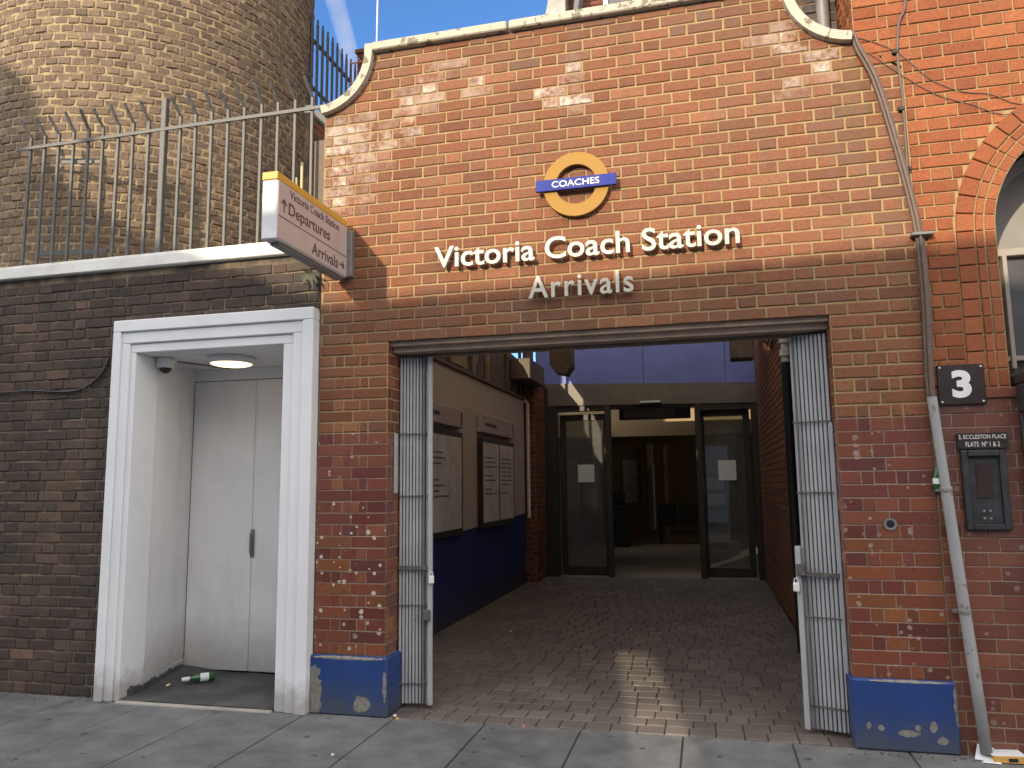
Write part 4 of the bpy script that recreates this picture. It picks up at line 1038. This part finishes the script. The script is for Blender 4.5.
# ------------------------------------------------------------------ GROUND
mb=MB();mb.box(-60,60,-60,60,-.5,-.12);tag(build('ground',mb,M['road']),kind='structure')
mb=MB();mb.box(-12,9,-3.0,.02,-.11,-.012,1)
xs=[-3.75+.593*k for k in range(-14,22)]
for k,(x0,x1) in enumerate(zip(xs,xs[1:])):
    off=-.77 if k%2 else -.60
    y=-.092 if False else .0
    cuts=[.012,off,off-.62,off-1.24,-2.85]
    for a,b in zip(cuts,cuts[1:]):
        if a-b<.1: continue
        t=(rnd(),rnd(),rnd(),1);dz=ru(-.0015,.0015)
        mb.box(x0+.0045,x1-.0045,b+.0045,a-.0045,-.05,dz,0,.004,t)
mb.box(-12,9,-3.02,-2.86,-.11,.0,0,.012)
tag(build('pavement',mb,[M['slab'],M['joint']]),kind='structure')
mb=MB();mb.box(-12,9,-11,-3.03,-.119,-.115);tag(build('road',mb,M['road']),kind='structure')
# pavers in passage: rows across the passage, running bond
mb=MB();mb.box(LX,.79,.015,EY+.1,-.10,-.010,1)
ph=.150;y=.02
while y<EY:
    x=LX-ru(0,.12)
    while x<.79:
        pw=ru(.115,.175);a,b=max(LX,x),min(.79,x+pw)
        if y<.30: a,b=max(a,OL),min(b,OR)
        if b-a>.03:
            c=Vector(((a+b)/2,y+ph/2,-.03+ru(-.002,.002)));tx,ty=ru(-.007,.007),ru(-.007,.007)
            ax=Vector((1,0,tx)).normalized();ay=Vector((0,1,ty)).normalized();az=ax.cross(ay)
            mb.xbox(c,ax,ay,az,(b-a)/2-.0028,ph/2-.0028,.032,0,.005,(rnd(),rnd(),rnd(),1))
        x+=pw
    y+=ph
tag(build('passage_floor',mb,[M['paver'],M['joint']]),kind='structure')

# ------------------------------------------------------------------ LITTER
bt=empty('green_bottle',(-3.75,.64,.02),'green glass bottle lying in the white doorway','bottle')
a=Vector((-3.80,.36,.058));d=Vector((.75,.66,0)).normalized()
mb=MB();mb.lathe(a,d,[(0,0),(.012,.002),(.013,.03),(.014,.055),(.028,.095),(.030,.12),(.030,.222),(.025,.230),(0,.232)],0,18);build('glass_body',mb,M['bottle'],bt)
mb=MB();mb.lathe(a,d,[(.0306,.13),(.0309,.14),(.0309,.185),(.0306,.19)],0,18);build('label_wrap',mb,M['paper'],bt)
mb=MB();mb.lathe(a,d,[(.0150,.004),(.0155,.03),(.0165,.058)],0,14);build('foil',mb,M['signend'],bt)
def scrap(x,y,z,s,mat,label,name='paper_scrap',h=.012):
    mb=MB();c=Vector((x,y,z+h/2));a=ru(0,3);ax=Vector((math.cos(a),math.sin(a),.1)).normalized();ay=Vector((-math.sin(a),math.cos(a),.15)).normalized();az=ax.cross(ay).normalized()
    n=7;ring_=[c+ax*(s*math.cos(2*math.pi*i/n)*ru(.6,1.1))+ay*(s*math.sin(2*math.pi*i/n)*ru(.4,.9))+az*ru(-h/2,h/2) for i in range(n)]
    mb.add(ring_+[c+az*h*.7,c-az*h*.3],[(i,(i+1)%n,n) for i in range(n)]+[((i+1)%n,i,n+1) for i in range(n)])
    return tag(build(name,mb,mat),label,'litter')
scrap(-3.86,.30,.03,.022,M['ivory'],'crumpled yellowish scrap in front of the green bottle')
scrap(-3.80,.42,.03,.014,M['paper'],'tiny white scrap touching the shadow of the green bottle')
scrap(-1.98,.03,0,.02,M['paper'],'white paper scrap at the foot of the left folded gate')
scrap(-1.94,-.03,0,.014,M['orangebox'],'brown scrap on the kerb line by the left blue plinth')
scrap(-1.13,-.02,0,.014,M['redled'],'tiny pink scrap where the pavers meet the pavement')
scrap(-1.95,2.9,0,.02,M['paper'],'white scrap on the pavers beside the navy wall')
scrap(-2.03,-.72,.002,.010,M['paper'],'tiny white fleck on the pavement before the left plinth')
pc=empty('flattened_carton',(1.43,.0,0),'orange edged flat carton lying at the foot of the grey conduit','litter')
mb=MB();mb.xbox(Vector((1.445,-.065,.022)),Vector((.995,.09,0)),Vector((-.09,.995,0)),Vector((0,0,1)),.078,.045,.017,0,.002);build('carton_body',mb,M['orangebox'],pc)
mb=MB();mb.xbox(Vector((1.44,-.058,.041)),Vector((.995,.09,0)),Vector((-.09,.995,0)),Vector((0,0,1)),.082,.05,.0015,0,.0005);build('paper_top',mb,M['paper'],pc)
mb=MB();mb.xbox(Vector((1.46,-.1112,.022)),Vector((.995,.09,0)),Vector((-.09,.995,0)),Vector((0,0,1)),.022,.0006,.008,0,.0002);build('printed_patch',mb,M['black'],pc)
mb=MB();mb.prism([(1.29,-.08,.006),(1.36,-.11,.006),(1.40,-.02,.05),(1.33,.0,.06)],(0,0,.0015));mb.prism([(1.31,-.12,.004),(1.40,-.13,.004),(1.385,-.05,.03)],(0,0,.0015))
tag(build('torn_paper',mb,M['paper']),'torn white paper leaning against the carton by the conduit','litter')
# debris along the wall foot
mb=MB()
for k in range(110):
    x=random.choice((-2.3,-1.95,1.2,1.0,-5,-4.4,.8,1.5))+random.gauss(0,.28);y=-ru(.03,.12) if not(OL<x<OR) else ru(-.03,.05)
    if -4.0<x<-2.79:y=-.1-.03*rnd()
    s=ru(.0015,.005);mb.xbox(Vector((x,y,s*.6)),Vector((1,.3*rnd(),0)).normalized(),Vector((-.2,1,0)).normalized(),Vector((0,0,1)),s,s*ru(.5,1),s*.5,0,s*.2)
tag(build('grit',mb,M['joint']),'fine grit and crumbs gathered along the wall foot','grit',kind='stuff')

# ------------------------------------------------------------------ BUILDING ACROSS THE STREET (outside the frame; shades the lower wall)
BY=-11.0
def toB(p): 
    t=p[1]-BY; return (p[0]-SX*t,p[2]-SZ*t)
prof=[toB(p) for p in((-5.9,.28,5.25),(-5.76,.28,5.12),(-5.60,.28,5.02),(-5.45,.29,4.90),(-5.35,.31,4.72),(-5.28,.33,4.50),(-5.22,.34,4.30),(-5.05,.4,3.95),(-4.87,.48,3.79),(-4.67,.6,3.68),(-4.5,.73,3.52),(-4.3,.9,3.25))]
prof+= [toB((-2.5,0,2.70)),toB((-.5,0,2.735)),toB((1.2,0,2.79)),toB((3.5,0,2.86))]
prof=[(-22,prof[0][1]+.3)]+prof+[(14,prof[-1][1]+.3)]
# slit of light: slanting gap added in the terrace for the floor sun streak
GL=[(-.82,2.25,0),(-.54,2.25,0),(-.355,1.2,0),(-.18,.2,0),(-.02,-.8,0),(.10,-1.6,0),(-.30,-1.6,0),(-.42,-.8,0),(-.52,.2,0),(-.66,1.2,0)]
sl=[toB((x+(.45 if 1<=i<=5 else -.45),y+(.8 if i<2 else (-.8 if 5<=i<=6 else 0)),z)) for i,(x,y,z) in enumerate(GL)]
lo=sorted([sl[0]]+sl[:4:-1],key=lambda q:q[0])[:];
rt=sl[1:6]           # right chain top->bottom
lf=[sl[0]]+sl[:5:-1] # left chain top->bottom
lf=[sl[0],sl[9],sl[8],sl[7],sl[6]]
ztop,zbot=sl[0][1],sl[5][1]
def chain(ch,z):
    ch=sorted([(q[1],q[0]) for q in ch]);return interp(ch,z)
def ptop(x): return interp(prof,x)
mb=MB();T=.06
# below gap, left of gap (up to roof), right of gap
def pr_(pts): mb.prism([(x,BY,z) for x,z in pts],(0,-T,0))
pr_([(-22,-.2),(14,-.2),(14,zbot),(-22,zbot)])
zs=[zbot+(ztop-zbot)*i/12 for i in range(13)]
for a_,b_ in zip(zs,zs[1:]):
    pr_([(-22,a_),(chain(lf,a_),a_),(chain(lf,b_),b_),(-22,b_)])
    pr_([(chain(rt,a_),a_),(14,a_),(14,b_),(chain(rt,b_),b_)])
pr_([(-22,ztop),(14,ztop),(14,prof[-1][1])]+prof[::-1][1:])
ob=build('opposite_terrace',mb,M['pwhite'],origin=(0,BY,0));tag(ob,'plain terrace across the street, behind the camera','building')
mb=MB();q=toB((-4.36,.9,4.02));mb.box(q[0]-.07,q[0]+.07,BY-.05,BY-.01,ptop(q[0])-.3,q[1]-.06);mb.lathe((q[0],BY-.03,q[1]-.02),(0,1,0),[(0,-.02),(.10,-.02),(.10,.02),(0,.02)],0,16);build('added_shadow_post',mb,M['mort_g'],ob)  # unseen post added to cast the narrow rounded shadow on the tower

# unseen board added with a slanting slit to shape the floor sun streak
NY=-6.4
toN=lambda p:(p[0]-SX*(p[1]-NY),p[2]-SZ*(p[1]-NY))
nl=[toN(p) for p in GL];nz1,nz0=nl[0][1],nl[5][1]
nL=[nl[0],nl[9],nl[8],nl[7],nl[6]];nR=nl[1:6]
mb=MB();hx0,hx1=-4.6,-.2
def ph_(pts): mb.prism([(x,NY,z) for x,z in pts],(0,-.03,0))
ph_([(hx0,.9),(hx1,.9),(hx1,nz0),(hx0,nz0)]);ph_([(hx0,nz1),(hx1,nz1),(hx1,3.75),(hx0,3.75)])
zs=[nz0+(nz1-nz0)*i/12 for i in range(13)]
for a_,b_ in zip(zs,zs[1:]):
    ph_([(hx0,a_),(chain(nL,a_),a_),(chain(nL,b_),b_),(hx0,b_)]);ph_([(chain(nR,a_),a_),(hx1,a_),(hx1,b_),(chain(nR,b_),b_)])
for x in(hx0+.1,hx1-.1): mb.box(x-.05,x+.05,NY-.14,NY-.032,-.12,3.7)
tag(build('streak_slit_board',mb,M['pwhite']),'white slit board added behind the camera to shape the floor sun streak','hoarding')

# ------------------------------------------------------------------ CONTRAIL
def camray(px,py):
    return (RV*((px-512)/F)+UV*((384-py)/F)+FV).normalized()
yaw,pit,rol=R(-13.97345448),R(7.42844695),R(-.69652794);F=769.99
FV=Vector((math.sin(yaw)*math.cos(pit),math.cos(yaw)*math.cos(pit),math.sin(pit)));r0=Vector((math.cos(yaw),-math.sin(yaw),0));u0_=r0.cross(FV)
RV=r0*math.cos(rol)+u0_*math.sin(rol);UV=u0_*math.cos(rol)-r0*math.sin(rol)
CAM=Vector((0,-4.75,1.45))
def contrail():
    b=NB('thin_vapour');lw=b.n('LayerWeight',{'Blend':.5});n=b.noise(.008,4,.6)
    f=b.math('MULTIPLY',b.rng(lw.outputs['Facing'],0,.9,.5,0),b.rng(n,.30,.65,.35,1.0))
    tr=b.n('BsdfTransparent');em=b.n('BsdfDiffuse',{'Color':(1,1,1,1)})
    m=b.n('MixShader',{0:f,1:tr.outputs[0],2:em.outputs[0]});b.t.links.new(m.outputs[0],b.out.inputs[0]);return b.mat
# a real vapour trail 900 m up
P0=CAM+camray(318,-60)*2600;P1=CAM+camray(366,110)*3600
mb=MB();mb.tube([P0+(P1-P0)*(i/30) for i in range(31)],[34 for i in range(31)],0,24,False)
tag(build('vapour_trail',mb,contrail()),'faint white vapour trail in the blue sky beside the tower','vapour trail')

# ------------------------------------------------------------------ CAMERA, LIGHT
cam=bpy.data.cameras.new('camera');co=bpy.data.objects.new('camera',cam);COL.objects.link(co)
cam.sensor_width=36;cam.lens=36*F/1024;cam.clip_end=10000;cam.clip_start=.05
m3=Matrix((RV,UV,-FV)).transposed();co.matrix_world=Matrix.Translation(CAM)@m3.to_4x4()
scene.camera=co
sd=Vector((SX,1,SZ)).normalized()
sun=bpy.data.lights.new('sun','SUN');so=bpy.data.objects.new('sun',sun);COL.objects.link(so)
so.rotation_euler=sd.to_track_quat('-Z','Y').to_euler();so.location=(-5,-10,12)
sun.energy=2.15;sun.angle=R(.5);sun.color=(1,.86,.66)
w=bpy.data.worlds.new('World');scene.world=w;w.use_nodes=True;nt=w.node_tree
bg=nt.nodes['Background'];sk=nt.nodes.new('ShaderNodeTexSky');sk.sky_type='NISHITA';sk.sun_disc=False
ts=-sd;sk.sun_elevation=math.asin(ts.z);sk.sun_rotation=math.atan2(ts.x,ts.y);sk.dust_density=.2;sk.ozone_density=7.0;sk.altitude=50

# unseen broken cloud added behind the camera and overhead to brighten the shade
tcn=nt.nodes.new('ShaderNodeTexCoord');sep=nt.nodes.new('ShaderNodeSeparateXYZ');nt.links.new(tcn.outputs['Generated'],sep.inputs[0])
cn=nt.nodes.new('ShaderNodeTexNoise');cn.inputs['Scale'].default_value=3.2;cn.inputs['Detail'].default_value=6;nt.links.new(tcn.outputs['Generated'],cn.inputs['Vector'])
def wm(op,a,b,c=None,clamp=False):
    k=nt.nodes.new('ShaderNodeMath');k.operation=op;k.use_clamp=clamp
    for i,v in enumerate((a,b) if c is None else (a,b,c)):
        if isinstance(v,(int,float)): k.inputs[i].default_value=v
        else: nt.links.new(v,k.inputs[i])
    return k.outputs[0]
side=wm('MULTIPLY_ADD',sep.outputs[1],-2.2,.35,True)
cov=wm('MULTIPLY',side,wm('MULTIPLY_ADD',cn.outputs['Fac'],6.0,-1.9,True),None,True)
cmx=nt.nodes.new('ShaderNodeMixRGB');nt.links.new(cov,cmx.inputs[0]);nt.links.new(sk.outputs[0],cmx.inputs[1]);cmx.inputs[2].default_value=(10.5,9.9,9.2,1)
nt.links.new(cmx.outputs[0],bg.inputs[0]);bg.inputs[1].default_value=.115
scene.view_settings.view_transform='Standard';scene.view_settings.look='None';scene.view_settings.exposure=1.2;scene.view_settings.gamma=1
scene.view_settings.use_curve_mapping=False
scene.cycles.max_bounces=10;scene.cycles.diffuse_bounces=5;scene.cycles.transparent_max_bounces=12
